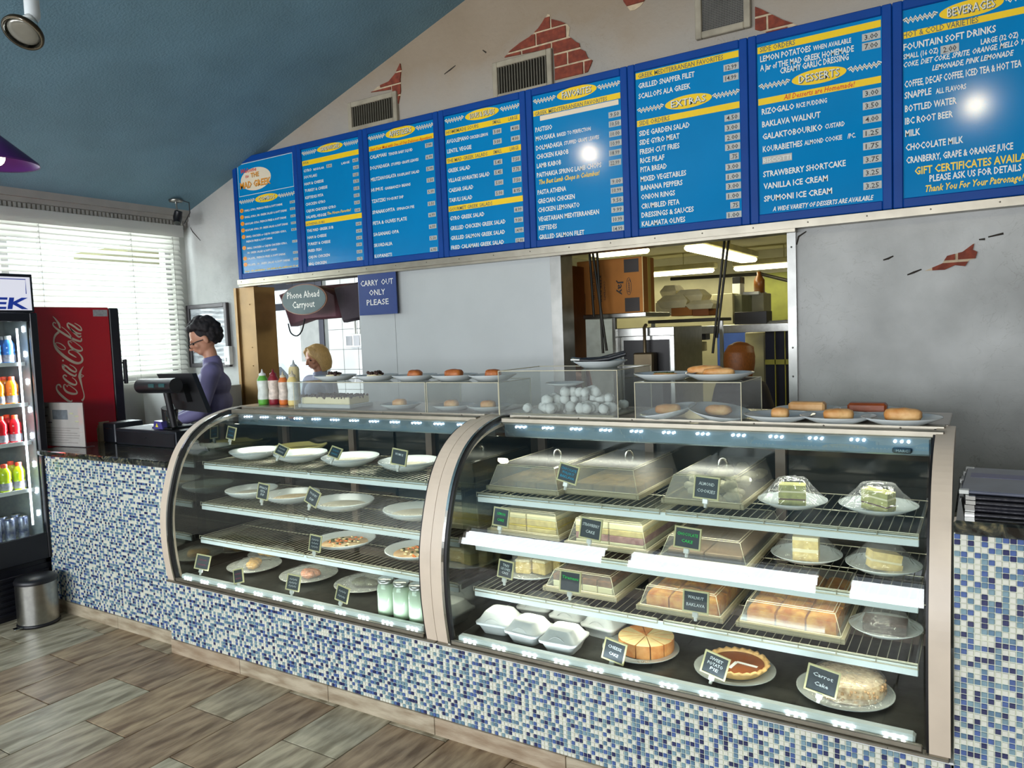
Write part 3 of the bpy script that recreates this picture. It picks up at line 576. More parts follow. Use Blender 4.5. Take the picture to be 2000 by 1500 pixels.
# ---- curved cases
PR = [(.0, .400), (-.012, .47), (-.022, .56), (-.025, .65), (-.022, .74), (-.010, .82), (.008, .89), (.030, .96), (.058, 1.03), (.093, 1.09), (.138, 1.145), (.195, 1.190), (.27, 1.228), (.35, 1.252), (.43, 1.266), (.50, 1.272)]
PR = [tuple(p) for p in spline(PR, 3)]
def offset(pr, d):
    out = []
    for i in range(len(pr)):
        a = Vector(pr[max(0, i-1)]); b = Vector(pr[min(len(pr)-1, i+1)]); tt = (b-a).normalized(); nn = Vector((-tt.y, tt.x)); out.append(tuple(Vector(pr[i])+nn*d))
    return out
def band(m, x0, x1, pr, d0, d1):             # curved band between two offsets of the profile
    A = offset(pr, d0); Bq = offset(pr, d1); R = []
    for a, b in zip(A, Bq): R.append([(x0, a[0], a[1]), (x1, a[0], a[1]), (x1, b[0], b[1]), (x0, b[0], b[1])])
    n = len(R); v = [p for r in R for p in r]; f = []
    for i in range(n-1):
        for k in range(4): f.append((i*4+k, i*4+(k+1) % 4, i*4+4+(k+1) % 4, i*4+4+k))
    m.add(v, f, False); m.add(R[0], [(3, 2, 1, 0)]); m.add(R[-1], [(0, 1, 2, 3)])
MIRR = M('polished_case_side', (120, 122, 118), .06, 1, .05, 5); DECK = M('dark_deck_steel', (74, 74, 70), .32, .75, .2, 14, .2, 30)
DGL = M('dark_case_door', (24, 27, 28), .12, 0, .1, 3); RAILW = M('price_rail_white', (222, 232, 232), .3, 0, .03); WIRE = M('rack_wire', (186, 182, 160), .3, .7, .05)
CANOPY = M('case_canopy_metal', (112, 134, 146), .25, .6, .05)
SH = {0: ((.998, .20), (.782, .17), (.603, .15)), 1: ((.972, .20), (.776, .17), (.588, .15))}   # rail top z, front y
def case(i):
    X0 = 1.8*i; X1 = X0+1.8; O = (X0+.9, 0, .39)
    t = thing('display_case', ('curved glass refrigerated case of plated dips and salads, nearer the till' if i == 0 else 'curved glass refrigerated case full of cakes and baklava, beside the right counter'), 'display case', O, group=None)
    bd = lambda m, n, mt, par=t: offs(m, O).build(n, mt, par)
    for x0, x1, s in ((X0, X0+.055, 1), (X1-.055, X1, -1)):
        m = MB(); band(m, x0+.001, x1-.001, PR, .0, -.05); bd(m, 'end_frame', BEIGE)
        if s > 0: m = MB(); a = x1; band(m, a, a+.012, PR, .002, -.03); bd(m, 'chrome_edge', CHROME)
        m = MB(); a = x1+.012 if s > 0 else x0-.006; band(m, a, a+(.012 if s > 0 else .006), PR, -.002, -.02); bd(m, 'gasket', DARK)
        m = MB(); a = x0+.02 if s > 0 else x1-.05; b_ = [(y, z) for y, z in offset(PR, -.05)]
        poly = b_+[(.80, b_[-1][1]-.01), (.80, .405), (b_[0][0], .405)]
        n = len(poly); v = [(a, y, z) for y, z in poly]+[(a+.03, y, z) for y, z in poly]
        m.add(v, [tuple(range(n)), tuple(range(n, 2*n))[::-1]]+[(k, (k+1) % n, (k+1) % n+n, k+n) for k in range(n)]); bd(m, 'side_panel', MIRR)
    m = MB(); band(m, X0+.066, X1-.066, PR, -.008, -.013); bd(m, 'curved_glass', GLASS)
    m = MB(); m.box(X0+.004, X1-.004, -.014, .02, .391, .400, bev=.002); m.box(X0+.07, X1-.07, -.004, .012, .400, .418, bev=.003)
    for k in range(7): m.sph((X0+.14+k*.25, -.0145, .3955), .003, 6, 4)
    bd(m, 'sill', ALU)
    m = MB(); m.box(X0+.05, X1-.05, .02, .82, .391, .404); bd(m, 'deck', DECK)
    m = MB(); m.box(X0+.02, X1-.02, .50, .86, 1.262, 1.276, bev=.003); bd(m, 'top_panel', M('case_top_metal', (160, 150, 138), .3, .6, .08))
    m = MB(); m.box(X0+.10, X1-.03, .455, .499, 1.254, 1.2765, bev=.003); m.box(X0+.10, X1-.03, .385, .420, 1.246, 1.268, bev=.003)
    for k in range(7): m.sph((X0+.2+k*.24, .454, 1.266), .0035, 6, 4)
    bd(m, 'top_rail', ALU)
    # rear: uprights and dark sliding doors
    m = MB()
    for x in (X0+.05, X0+.60, X0+1.16, X1-.09): m.box(x, x+.04, .78, .815, .40, 1.262)
    m.box(X0+.05, X1-.05, .78, .815, .40, .45); m.box(X0+.05, X1-.05, .78, .815, 1.20, 1.262); bd(m, 'rear_frame', M('rear_frame_brown', (96, 84, 76), .5, .3))
    m = MB(); m.box(X0+.05, X0+.92, .800, .808, .44, 1.22); m.box(X0+.90, X1-.05, .812, .820, .44, 1.22); bd(m, 'rear_door', DGL)
    # light canopy with LED groups
    m = MB(); m.box(X0+.07, X1-.07, .45, .62, 1.175, 1.245, bev=.006); c = bd(m, 'light_canopy', CANOPY)
    m = MB(); m.box(X0+.07, X1-.07, .445, .452, 1.232, 1.250); bd(m, 'canopy_lens', M('lens_strip', (150, 160, 164), .2, .3), c)
    led = None
    for k in range(12):
        x = X0+.16+k*.135
        if led is None:
            m = MB()
            for q in (-1, 0, 1): m.sph((q*.020, 0, 0), (.0045, .003, .0045), 8, 6)
            led = m.build('led_group', LEDM, c); o = led
        else: o = led.copy(); COL.objects.link(o); o.parent = c
        o.location = (x-O[0], .442, 1.222-O[2])
    a = area('case_top_light', (0, .50, 1.170-O[2]), (math.radians(-14), 0, 0), 1.6, .03, 5.0, (1, .96, .86), t)
    # front light bar above the sill
    m = MB(); m.box(X0+.09, X1-.09, .016, .052, .404, .434, bev=.006); m.box(X0+.09, X1-.09, .052, .070, .404, .416); fb = bd(m, 'front_light_bar', M('light_bar_plastic', (214, 222, 220), .25, 0, .03))
    for k in range(12):
        o = led.copy(); COL.objects.link(o); o.parent = fb; o.location = (X0+.15+k*.137-O[0], .014, .424-O[2]); o.scale = (1.15, 1.2, 1.0)
    area('case_front_light', (0, .060, .440-O[2]), (math.radians(150), 0, 0), 1.6, .02, 1.6, (.88, .93, 1.0), t)
    # shelves
    for zt, yf in SH[i]:
        m = MB(); m.box(X0+.09, X1-.09, yf-.004, yf+.006, zt-.034, zt-.004, bev=.002); s = bd(m, 'shelf', RAILW)
        z = zt+.001; yb = .70
        m = MB()
        for (a, b_) in ((X0+.09, X0+.888), (X0+.912, X1-.09)):
            for yy, zz in ((yf-.008, z+.006), (yf-.010, z-.010), (yf+.004, z-.002), ((yf+yb)/2, z-.003), (yb, z)): m.tube([(a, yy, zz), (b_, yy, zz)], .0022, 5)
            n = int((b_-a)/.0285)
            for k in range(n+1):
                x = a+(b_-a)*k/n; m.tube([(x, yf, z), (x, yb, z)], .0014, 4, False)
            for k in range(0, n+1, 4): x = a+(b_-a)*k/n; m.tube([(x, yf-.009, z-.012), (x, yf-.009, z+.008)], .0016, 4, False)
        tag(bd(m, 'wire_rack', WIRE, s), kind='stuff')
        m = MB()
        for x in (X0+.09, X0+.90, X1-.10): m.box(x, x+.006, yf+.02, yb+.08, z-.028, z-.006)
        bd(m, 'shelf_bracket', STEEL, s)
        area('shelf_light', (0, yf+.03, zt-.040-O[2]), (math.radians(18), 0, 0), 1.6, .015, 2.3, (1, .95, .80), t)
    m = MB(); m.box(X0+.085, X0+.088, .19, .72, .60, 1.06); bd(m, 'inner_glass_divider', GLASS)
    return t
case(0); case(1)
# small maker's badge on the right case canopy
m = MB(); p = P('y', .44, 1762, 879)
m.box(p.x-.03, p.x+.03, .434, .4445, 1.183, 1.203, bev=.009); txt(m, 'MARC', (p.x-.018, 1.188), (p.x+.018, 1.188), .009, .434, .001, 0, 0, 1)
o = m.build('badge', [M('badge_dark', (40, 66, 76), .3, .4), M('badge_letters', (150, 170, 176), .3, .5)]); o.parent = [q for q in bpy.data.objects if q.name.startswith('display_case') and q.location.x > 2][0]; o.location = -o.parent.location
# ================================================================== FOOD AND CROCKERY
def plate_parts(t, r, dz=.022, k=CHINA, rim=.55, n=40):
    m = MB(); m.lathe([(0, .003), (r*.55, .003), (r*.62, .006), (r*.98, dz), (r, dz+.002), (r, dz-.001), (r*.62, 0), (r*.50, -.0), (0, 0)], (0, 0, 0), n); m.build('plate_body', k, t)
def plate(x, y, z, r, label, group=None, dz=.024, mat=None, name='plate', rz=0, rot=None):
    t = thing(name, label, 'plate' if name == 'plate' else 'bowl', (x, y, z), rz, group, rot); plate_parts(t, r, dz, mat or CHINA); return t
def blob(m, c, r, amp=.12, fr=3, seed=0, n=24, mm=14, k=None):
    m.sph(c, r, n, mm, k, lambda d: 1+amp*mnoise.noise(Vector((d.x*fr+seed, d.y*fr, d.z*fr))))
CRUST = M('golden_pastry', (198, 128, 58), .55, 0, .3, 14, .6, 60, col2=(232, 190, 128)); CRUST2 = M('baked_brown_pastry', (150, 78, 28), .5, 0, .3, 18, .5, 60, col2=(190, 112, 48))
def pastry(name, label, x, y, z, L, W, H, rz, mat, seed=0, group=None, cat='pastry', parent=None):
    m = MB()
    def fn(d):
        q = (abs(d.x)**3+abs(d.y)**3+abs(d.z)**3)**(-1/3); return q*(1+.06*mnoise.noise(Vector((d.x*3+seed, d.y*3, d.z*3)))+.03*math.sin(d.x*9+seed))
    m.sph((0, 0, H/2), (L/2, W/2, H/2), 28, 14, None, fn); o = m.build(name, mat)
    o.location = (x, y, z); o.rotation_euler = (0, 0, rz); tag(o, label, cat, group); return o
def wrap(t, r, h, seed=0, top=.35, z0=.024, name='cling_film'):
    """film stretched from the rim over whatever stands on the plate"""
    m = MB(); rings = []
    for k, (f, zz) in enumerate(((1.0, z0), (.97, z0+.004), (.8, z0+h*.30), (.6, z0+h*.62), (top, z0+h), (top*.55, z0+h+.003), (0.01, z0+h+.002))):
        rings.append([(r*f*math.cos(2*PI*j/36)*(1+.05*mnoise.noise(Vector((j*.9, k, seed)))*(k > 1)), r*f*math.sin(2*PI*j/36)*(1+.05*mnoise.noise(Vector((j*.8, k, seed+5)))*(k > 1)), zz+.006*mnoise.noise(Vector((j*.7, k*2, seed+9)))*(k > 1)) for j in range(36)])
    m.loft(rings, False); m.build(name, FILM, t)
def dome_box(x, y, z, w, d, h, label, body=None, group='clear covered trays', inset=.028, handle=True, name='covered_tray', rz=0):
    t = thing(name, label, 'covered tray', (x, y, z), rz, group)
    m = MB(); e = .012; m.box(-w/2-e, w/2+e, -d/2-e, d/2+e, .001, .004, bev=.001)
    for a in ((-w/2-e, -w/2, -d/2-e, d/2+e), (w/2, w/2+e, -d/2-e, d/2+e), (-w/2, w/2, -d/2-e, -d/2), (-w/2, w/2, d/2, d/2+e)): m.box(*a, .004, .020, bev=.002)
    m.build('tray', M('clear_tray', (150, 143, 118), .12, 0, .05, 10), t)
    m = MB(); I = inset; R = []
    for zz, q in ((.020, 0), (.024, 0), (h*.96, I*.95), (h, I+.006)): R.append([(-w/2+q, -d/2+q, zz), (w/2-q, -d/2+q, zz), (w/2-q, d/2-q, zz), (-w/2+q, d/2-q, zz)])
    m.loft(R, False, False); m.add(R[-1], [(0, 1, 2, 3)])
    R2 = [[(p[0]*.988, p[1]*.993, p[2]-.003) for p in r] for r in R]
    n0 = len(m.f); m.loft([r[::-1] for r in R2], False, False); m.add(R2[-1], [(3, 2, 1, 0)]); m.build('cover', ACRYLH if handle else ACRYL, t)
    m = MB()
    for r_ in (R[2], R[3]):
        for k in range(4): m.tube([r_[k], r_[(k+1) % 4]], .0011, 4, False)
    for k in range(4): m.tube([R[0][k], R[2][k]], .0011, 4, False); m.tube([R[0][k], R[0][(k+1) % 4]], .002, 4, False)
    m.build('cover_edges', M('acrylic_edge', (206, 200, 172), .1, 0, .05), t)
    if handle:
        m = MB(); m.tube([(-.016*math.cos(a)*1.0, 0, h+.026*math.sin(a)) for a in [PI*k/12 for k in range(13)]], .0055, 8); o = m.build('handle', CHROME, t); o.rotation_euler.z = .5
    if body: body(t, w, d, h)
    return t
def slab_body(layers, w2=.88, d2=.92, gridx=3, gridy=0, gap=.002, nm='cake', bump=0):
    def f(t, w, d, h):
        z = .006
        for (hh, mt, nme) in layers:
            m = MB(); nx = gridx; ny = max(1, gridy)
            X0, X1, Y0, Y1 = -w/2*w2, w/2*w2, -d/2*d2, d/2*d2
            for i in range(nx):
                for j in range(ny): m.box(X0+(X1-X0)*i/nx+gap, X0+(X1-X0)*(i+1)/nx-gap, Y0+(Y1-Y0)*j/ny+gap, Y0+(Y1-Y0)*(j+1)/ny-gap, z, z+hh, bev=.003)
            m.build(nme, mt, t); z += hh
    return f
ICING = M('cream_icing', (236, 224, 184), .5, 0, .05, 14); SPONGE = M('yellow_sponge', (222, 196, 128), .8, 0, .15, 50, .4, 90); PINKC = M('strawberry_layer', (150, 84, 92), .6, 0, .2, 30, col2=(196, 140, 136))
COCOA = M('cocoa_top', (96, 56, 32), .7, 0, .3, 30, col2=(140, 88, 52)); CHOC = M('chocolate_cake', (58, 34, 26), .6, 0, .3, 40, .5, 80); LEMON = M('lemon_filling', (226, 196, 60), .4, 0, .2, 20)
BAK = M('baklava_pastry', (208, 114, 26), .45, 0, .3, 26, .8, 60, col2=(246, 180, 84)); SUGAR = M('powdered_cookie', (222, 224, 222), .85, 0, .06, 50, .5, 120)
zs = .976
def cookies(t, w, d, h):
    m = MB()
    for i in range(60):
        lay = i//24; blob(m, (random.uniform(-w*.38, w*.38), random.uniform(-d*.42, d*.42), .024+lay*.022), (.026, .026, .016), .15, 3, i, 10, 6)
    tag(m.build('cookies', SUGAR, t), kind='stuff')
def dark_bak(t, w, d, h):
    m = MB(); nx, ny = 3, 5
    for i in range(nx):
        for j in range(ny):
            a = -w*.44+w*.88*i/nx; b_ = -d*.46+d*.92*j/ny; m.box(a+.002, a+w*.88/nx-.002, b_+.002, b_+d*.92/ny-.002, .006, .040, bev=.004)
    m.build('baklava', M('baklava_dull', (150, 128, 88), .7, 0, .3, 24, .6, 60), t)
dome_box(2.055, .60, zs-.006, .33, .62, .108, 'clear domed tray with loop handle next left of the chocolate walnut baklava sign', dark_bak)
dome_box(2.385, .64, zs-.004, .315, .60, .112, 'clear domed tray with loop handle, middle of the top shelf', dark_bak)
dome_box(2.80, .60, zs-.004, .285, .54, .108, 'clear domed tray of powdered almond cookies behind the ALMOND COOKIES sign', cookies)
zm = .782
dome_box(2.045, .56, zm, .33, .52, .105, 'clear covered tray of white iced lemon cake on the second shelf', slab_body([(.028, SPONGE, 'sponge'), (.008, LEMON, 'filling'), (.026, SPONGE, 'sponge_top'), (.022, ICING, 'icing')], gridx=2), handle=False)
dome_box(2.44, .56, zm, .33, .60, .112, 'clear covered tray of layered strawberry cake', slab_body([(.02, ICING, 'base'), (.026, PINKC, 'strawberry_layer'), (.024, SPONGE, 'sponge'), (.026, ICING, 'icing')], gridx=2), handle=False)
dome_box(2.83, .50, zm, .31, .56, .095, 'clear covered tray behind the CHOCOLATE CAKE sign', slab_body([(.026, CHOC, 'sponge'), (.012, M('mocha_cream', (176, 140, 112), .5, 0, .1), 'icing')], gridx=2), handle=False)
zl = .592
dome_box(2.33, .47, zl, .30, .46, .085, 'clear covered tray of tiramisu cut in strips', slab_body([(.034, ICING, 'cream_layer'), (.026, COCOA, 'cocoa_layer')], gridx=4), handle=False)
def baklava(t, w, d, h):
    bs = []
    for i in range(3):
        for j in range(3):
            x0 = -w*.45+w*.9*i/3; y0 = -d*.46+d*.92*j/3; W_ = w*.9/3; D_ = d*.92/3; m = MB(); n = 7; v = []; f = []; hh = h*.78
            for a in range(n):
                for b_ in range(n):
                    u, q = a/(n-1), b_/(n-1); e = min(u, 1-u, q, 1-q)
                    v.append((x0+.003+u*(W_-.006), y0+.003+q*(D_-.006), hh-.014*(1-min(1, e*5))-.006*(abs(u-q) < .1)+.006*mnoise.noise(Vector((x0*40+u*3, y0*40+q*3, 0)))))
            for a in range(n-1):
                for b_ in range(n-1): f.append((a*n+b_, (a+1)*n+b_, (a+1)*n+b_+1, a*n+b_+1))
            m.add(v, f, True)
            ring = [a*n for a in range(n)]+[(n-1)*n+b_ for b_ in range(1, n)]+[a*n+n-1 for a in range(n-2, -1, -1)]+[b_ for b_ in range(n-2, 0, -1)]
            o = len(m.v); m.v += [(v[r][0], v[r][1], .006) for r in ring]; R_ = len(ring)
            for k in range(R_): m.f.append((ring[k], ring[(k+1) % R_], o+(k+1) % R_, o+k)); m.m.append(0); m.sm.append(False)
            m.build('baklava_piece', BAK, t)
dome_box(2.745, .42, zl, .30, .42, .088, 'clear covered tray of golden walnut baklava behind the WALNUT BAKLAVA sign', baklava, handle=False, inset=.022)
dome_box(3.125, .46, zl, .325, .50, .09, 'clear covered tray of golden baklava between the WALNUT BAKLAVA tray and wrapped cake plate', baklava, handle=False, inset=.022)
# wrapped plates of cake
def layer_slice(t, L, W, layers, rz=0, tilt=0, wedge=True):
    z = .004
    for hh, mt, nm in layers:
        m = MB()
        if wedge: m.prism([(-L/2, 0), (L/2, 0), (L/2, hh), (-L/2, hh)], -W/2, W/2)
        else: m.box(-L/2, L/2, -W/2, W/2, 0, hh)
        o = m.build(nm, mt, t); o.rotation_euler = (0, tilt, rz); o.location = (0, 0, z); z += hh*math.cos(tilt)
GREENC = M('pale_green_cake', (176, 172, 104), .8, 0, .2, 50, .5, 90); BERRY = M('berry_filling', (92, 40, 48), .5, 0, .2, 30)
t = plate(3.095, .44, zs, .118, 'film-wrapped plate of pale green layer cake slice right of the almond cookies'); layer_slice(t, .09, .06, [(.022, GREENC, 'sponge'), (.005, BERRY, 'filling'), (.022, GREENC, 'sponge_middle'), (.006, ICING, 'cream'), (.02, GREENC, 'sponge_top')], .15); wrap(t, .118, .075, 1, .42)
t = plate(3.37, .47, zs, .125, 'film-wrapped plate of pale green layer cake, far right of the top shelf'); layer_slice(t, .09, .06, [(.02, GREENC, 'sponge'), (.005, BERRY, 'filling'), (.02, GREENC, 'sponge_middle'), (.006, ICING, 'cream'), (.018, GREENC, 'sponge_top')], -.35, .12); wrap(t, .125, .07, 2, .42)
t = plate(3.14, .44, zm+.004, .120, 'film-wrapped plate with tall white coconut cake slice on the second shelf'); layer_slice(t, .085, .075, [(.03, SPONGE, 'sponge'), (.012, ICING, 'cream'), (.03, SPONGE, 'sponge_top'), (.012, ICING, 'icing')], .1); wrap(t, .12, .085, 3, .45)
t = plate(3.39, .42, zm+.004, .118, 'film-wrapped plate with leaning cake wedge, far right of the second shelf'); layer_slice(t, .10, .05, [(.026, SPONGE, 'sponge'), (.008, ICING, 'cream'), (.026, SPONGE, 'sponge_top')], .5, .2); wrap(t, .118, .07, 4, .40)
t = plate(3.40, .37, zl, .112, 'wrapped plate with dark chocolate cake piece on the lowest rack'); layer_slice(t, .13, .07, [(.030, M('choc_wrap', (44, 34, 36), .3, 0, .2, 20), 'cake'), (.010, CHOC, 'glaze')], .0); wrap(t, .112, .05, 5, .55)
t = plate(2.025, .40, zl, .15, 'plate of cut tres leches cake pieces behind the TRES LECHES CAKE sign')
for k, (a, b_, r_) in enumerate(((-.03, -.02, .2), (.045, .0, -.1), (-.005, .06, .4), (.07, .07, .1), (-.06, .05, 0))):
    m = MB(); m.box(-.034, .034, -.028, .028, 0, .05, bev=.004, k=0); m.box(-.034, .034, -.028, .028, .05, .062, bev=.003, k=1); o = m.build('cake_piece', [SPONGE, ICING], t); o.location = (a, b_, .008); o.rotation_euler = (0, 0, r_)
wrap(t, .15, .062, 6, .6)
# foam boxes on the right deck
FOAM = M('white_foam', (190, 194, 194), .6, 0, .03, 30, .15, 120)
def foam_box(x, y, z, label, rz=0, s=.150, h=.088):
    t = thing('foam_box', label, 'takeout box', (x, y, z), rz, 'white foam takeout boxes on the deck')
    a = s/2
    def sq(q, zz, rr=.02): 
        out = []
        for cx, cy, st in ((q-rr, q-rr, 0), (-q+rr, q-rr, 1), (-q+rr, -q+rr, 2), (q-rr, -q+rr, 3)):
            for k in range(4): an = PI/2*st+PI/6*k; out.append((cx+rr*math.cos(an), cy+rr*math.sin(an), zz))
        return out
    m = MB(); m.loft([sq(a*.72, 0), sq(a*.95, h*.45), sq(a*1.04, h*.47), sq(a*1.04, h*.52)]); m.build('base', FOAM, t)
    m = MB(); m.loft([sq(a*1.05, h*.52), sq(a*1.05, h*.58), sq(a*.95, h*.60), sq(a*.68, h*.97), sq(a*.62, h)]); m.build('lid', FOAM, t)
    m = MB(); m.tube([(-a*.5+a*k/8, -a*.93+.03*a*0-a*.0, h*.58+.02*math.sin(PI*k/8)) for k in range(9)], .0012, 4); m.build('latch_groove', M('foam_shadow_line', (170, 174, 176), .7), t)
    return t
foam_box(1.975, .20, .405, 'white foam takeout box, front row left end beside the post', .08)
foam_box(2.135, .17, .405, 'white foam takeout box, front row middle', -.05)
foam_box(2.30, .155, .405, 'white foam takeout box, front row right end', .05)
foam_box(2.035, .42, .405, 'white foam takeout box, back row left end', .1)
foam_box(2.215, .39, .405, 'white foam takeout box, back row middle', 0)
foam_box(2.38, .36, .405, 'white foam takeout box, back row right end', -.1)
# whole cakes on the deck
def gplate(x, y, r, label): return plate(x, y, .405, r, label, None, .016, M('grey_glass_plate', (150, 156, 154), .12, 0, .06))
t = gplate(2.57, .265, .145, 'glass plate under the sliced cheesecake, behind the CHEESE CAKE sign')
t = thing('cheesecake', 'sliced brown-edged cheesecake round with plain cream top', 'cake', (2.585, .285, .412)); R0 = .105
CK = M('cheesecake_side', (176, 104, 46), .55, 0, .25, 24, .3, 60, col2=(204, 146, 84)); CKT = M('cheesecake_top', (196, 176, 128), .45, 0, .15, 12)
for k in range(12):
    a0 = 2*PI*k/12+.02; a1 = 2*PI*(k+1)/12-.02; m = MB(); arc = [(R0*math.cos(a0+(a1-a0)*j/4), R0*math.sin(a0+(a1-a0)*j/4)) for j in range(5)]; c0 = (.003*math.cos((a0+a1)/2), .003*math.sin((a0+a1)/2))
    pts = [c0]+arc; n = len(pts); dz = random.uniform(-.001, .001)
    m.add([(p[0], p[1], 0) for p in pts]+[(p[0], p[1], .05+dz) for p in pts], [tuple(range(n))[::-1]]+[(i, (i+1) % n, (i+1) % n+n, i+n) for i in range(n)], False, 0)
    m.add([(p[0], p[1], .05+dz) for p in pts], [tuple(range(n))], False, 1 if k not in (3, 4) else 0); m.build('slice', [CK, CKT], t)
t = gplate(2.93, .25, .14, 'glass plate under the sweet potato pie, middle of the deck')
t = thing('pie', 'sweet potato pie with fluted golden crust', 'pie', (2.935, .262, .412))
m = MB(); n = 72; rr = []
for rad, zz in ((.085, 0), (.105, .022), (.112, .028), (.108, .034), (.098, .030), (.094, .024)):
    rr.append([((rad+(.003*math.sin(j*PI/2*1.0) if rad > .1 else 0))*math.cos(2*PI*j/n), (rad+(.003*math.sin(j*PI/2) if rad > .1 else 0))*math.sin(2*PI*j/n), zz+(.003*math.sin(j*PI/1.5) if rad > .095 and zz > .02 else 0)) for j in range(n)])
m.loft(rr, False); m.build('crust', M('pie_crust', (206, 168, 108), .6, 0, .15, 30), t)
m = MB(); m.lathe([(.0, .024), (.06, .025), (.097, .023)], n=40); m.build('filling', M('pie_filling', (128, 72, 38), .35, 0, .2, 14), t)
m = MB(); m.box(.0, .075, -.006, .006, .0255, .027); m.box(-.006, .006, -.06, 0, .0255, .027); o = m.build('paper_strip', WHITE, t); o.rotation_euler.z = -.15
t = gplate(3.29, .255, .15, 'glass plate under the wrapped carrot cake, right end of the deck')
t = thing('carrot_cake', 'film-wrapped nut-crusted carrot cake behind the CARROT CAKE sign', 'cake', (3.30, .27, .41))
m = MB(); m.lathe([(0, 0), (.105, 0), (.11, .01), (.108, .05), (.10, .058), (0, .06)], n=40); m.build('cake_body', M('nutty_crust', (150, 124, 92), .8, 0, .35, 60, 1, 120, col2=(202, 182, 148)), t)
m = MB()
for k in range(160): a = random.uniform(0, 2*PI); h = random.uniform(.004, .05); m.sph((.109*math.cos(a), .109*math.sin(a), h), random.uniform(.003, .006), 5, 4)
tag(m.build('chopped_nuts', M('chopped_nuts', (176, 140, 100), .8, 0, .3, 50), t), kind='stuff')
wrap(t, .14, .055, 7, .78, .006)
# left case ---------------------------------------------------------------
YEL = M('yellow_glaze_china', (206, 196, 128), .2, 0, .08, 6); GDIP = M('green_dip', (150, 146, 84), .6, 0, .25, 30); HUM = M('hummus', (176, 168, 146), .6, 0, .1, 20); 
z1 = 1.000; z2 = .786; z3 = .607
def bowl(x, y, z, r, label, fill=HUM, wrapped=True, mat=None, oval=1.0, rz=0, h=.045, grp='bowls of dip in the left case'):
    t = thing('shallow_bowl', label, 'bowl', (x, y, z), rz, grp); m = MB()
    m.lathe([(0, .004), (r*.5, .004), (r*.8, h*.5), (r*.97, h), (r, h+.002), (r*1.0, h-.003), (r*.82, h*.42), (r*.5, 0), (0, 0)], n=40, sy=oval); m.build('bowl_body', mat or CHINA, t)
    m = MB(); m.lathe([(0, h*.5), (r*.4, h*.48+.002), (r*.75, h*.42)], n=30, sy=oval); m.build('filling', fill, t)
    if wrapped:
        m = MB(); m.lathe([(0.001, h-.002), (r*.5, h-.001), (r*.99, h+.003), (r*1.01, h-.01)], n=36, sy=oval); m.build('cling_film', FILM, t)
    return t
bowl(.26, .40, z1, .135, 'blue-tinted film-wrapped bowl at the left end of the top shelf', HUM)
bowl(.33, .67, z1, .15, 'yellow-rimmed plate of green dip at the back of the top shelf', GDIP, False, YEL, h=.035)
bowl(.60, .42, z1, .14, 'white film-wrapped bowl in front of the yellow-rimmed plate', HUM)
bowl(.96, .42, z1, .145, 'white film-wrapped bowl in the middle of the top shelf right half', HUM)
bowl(1.34, .42, z1, .145, 'white film-wrapped bowl behind the HUMUS sign, by the post', HUM)
bowl(.24, .38, z2, .14, 'clear-wrapped pale bowl at the left end of the second shelf', HUM)
bowl(.56, .38, z2, .145, 'pale bowl between the two second shelf signs', M('feta_dip', (196, 168, 120), .6, 0, .2, 20))
bowl(.95, .36, z2, .165, 'wide film-wrapped bowl right of the YOGURT DIP sign', HUM, oval=.9)
bowl(1.42, .36, z2, .16, 'wide film-wrapped bowl on the second shelf against the post', HUM, oval=.9)
SAL = M('salad_mix', (186, 150, 112), .6, 0, .3, 14, col2=(208, 190, 158))
bowl(.97, .34, z3, .155, 'broad open plate of orange-flecked salad on the third shelf', SAL, False, h=.034)
bowl(1.42, .36, z3, .155, 'broad open plate of orange salad on the third shelf against the post', SAL, False, h=.034)
def orange_bits(x, y, z, n, R, cols, seed):
    m = MB(); rs = random.Random(seed)
    for k in range(n): a = rs.uniform(0, 6.28); q = R*math.sqrt(rs.random()); m.sph((x+q*math.cos(a), y+q*math.sin(a), z+rs.uniform(0, .006)), (rs.uniform(.006, .014), rs.uniform(.004, .01), .004), 6, 4, k % len(cols))
    return m
for bx, by in ((.97, .34), (1.42, .36)):
    p = [o for o in bpy.data.objects if o.name.startswith('shallow_bowl') and abs(o.location.x-bx) < .001 and abs(o.location.z-z3) < .01][0]
    tag(orange_bits(0, 0, .02, 40, .09, [0, 1, 2], int(bx*10)).build('salad_bits', [M('carrot_bit', (214, 120, 60), .5), M('herb_bit', (70, 74, 40), .6), M('cheese_bit', (214, 196, 150), .6)], p), kind='stuff')
zd = .405
for k, (x, y, r, lab, fm, fs) in enumerate(((.20, .52, .13, 'plate of wrapped yellow pastry, back left corner of the deck', (196, 150, 60), (.07, .05, .025)),
        (.30, .32, .145, 'plate with a yellow stuffed roll, second from the left end on the deck', (190, 140, 56), (.06, .045, .028)),
        (.70, .34, .15, 'plate with a pink and brown filled roll in the middle of the deck', (188, 120, 86), (.075, .045, .026)),
        (1.07, .36, .15, 'plate of dark green stuffed leaves left of the jars', (72, 74, 50), (.075, .05, .02)),
        (1.36, .38, .14, 'clear plate behind the three jars of dressing', (120, 116, 96), (.06, .04, .016)))):
    t = plate(x, y, zd, r, lab, 'plates on the deck of the left case', .022, M('smoky_plate', (158, 160, 152), .15, 0, .06))
    m = MB()
    for q in range(4): blob(m, (random.uniform(-.035, .035), random.uniform(-.03, .03), .012+fs[2]*.5), (fs[0]*.6, fs[1]*.6, fs[2]*.8), .25, 3, q+k*7, 16, 10)
    m.build('filling', M('deck_food_%d' % k, fm, .5, 0, .35, 40, .5, 80), t); wrap(t, r, .03, 20+k, .5, .022)
JAR = M('jar_glass', (225, 235, 225), .06, 0, .05); CREAMD = M('creamy_dressing', (196, 210, 186), .4, 0, .04, 10); LID = M('jar_lid_tin', (170, 172, 168), .3, .8)
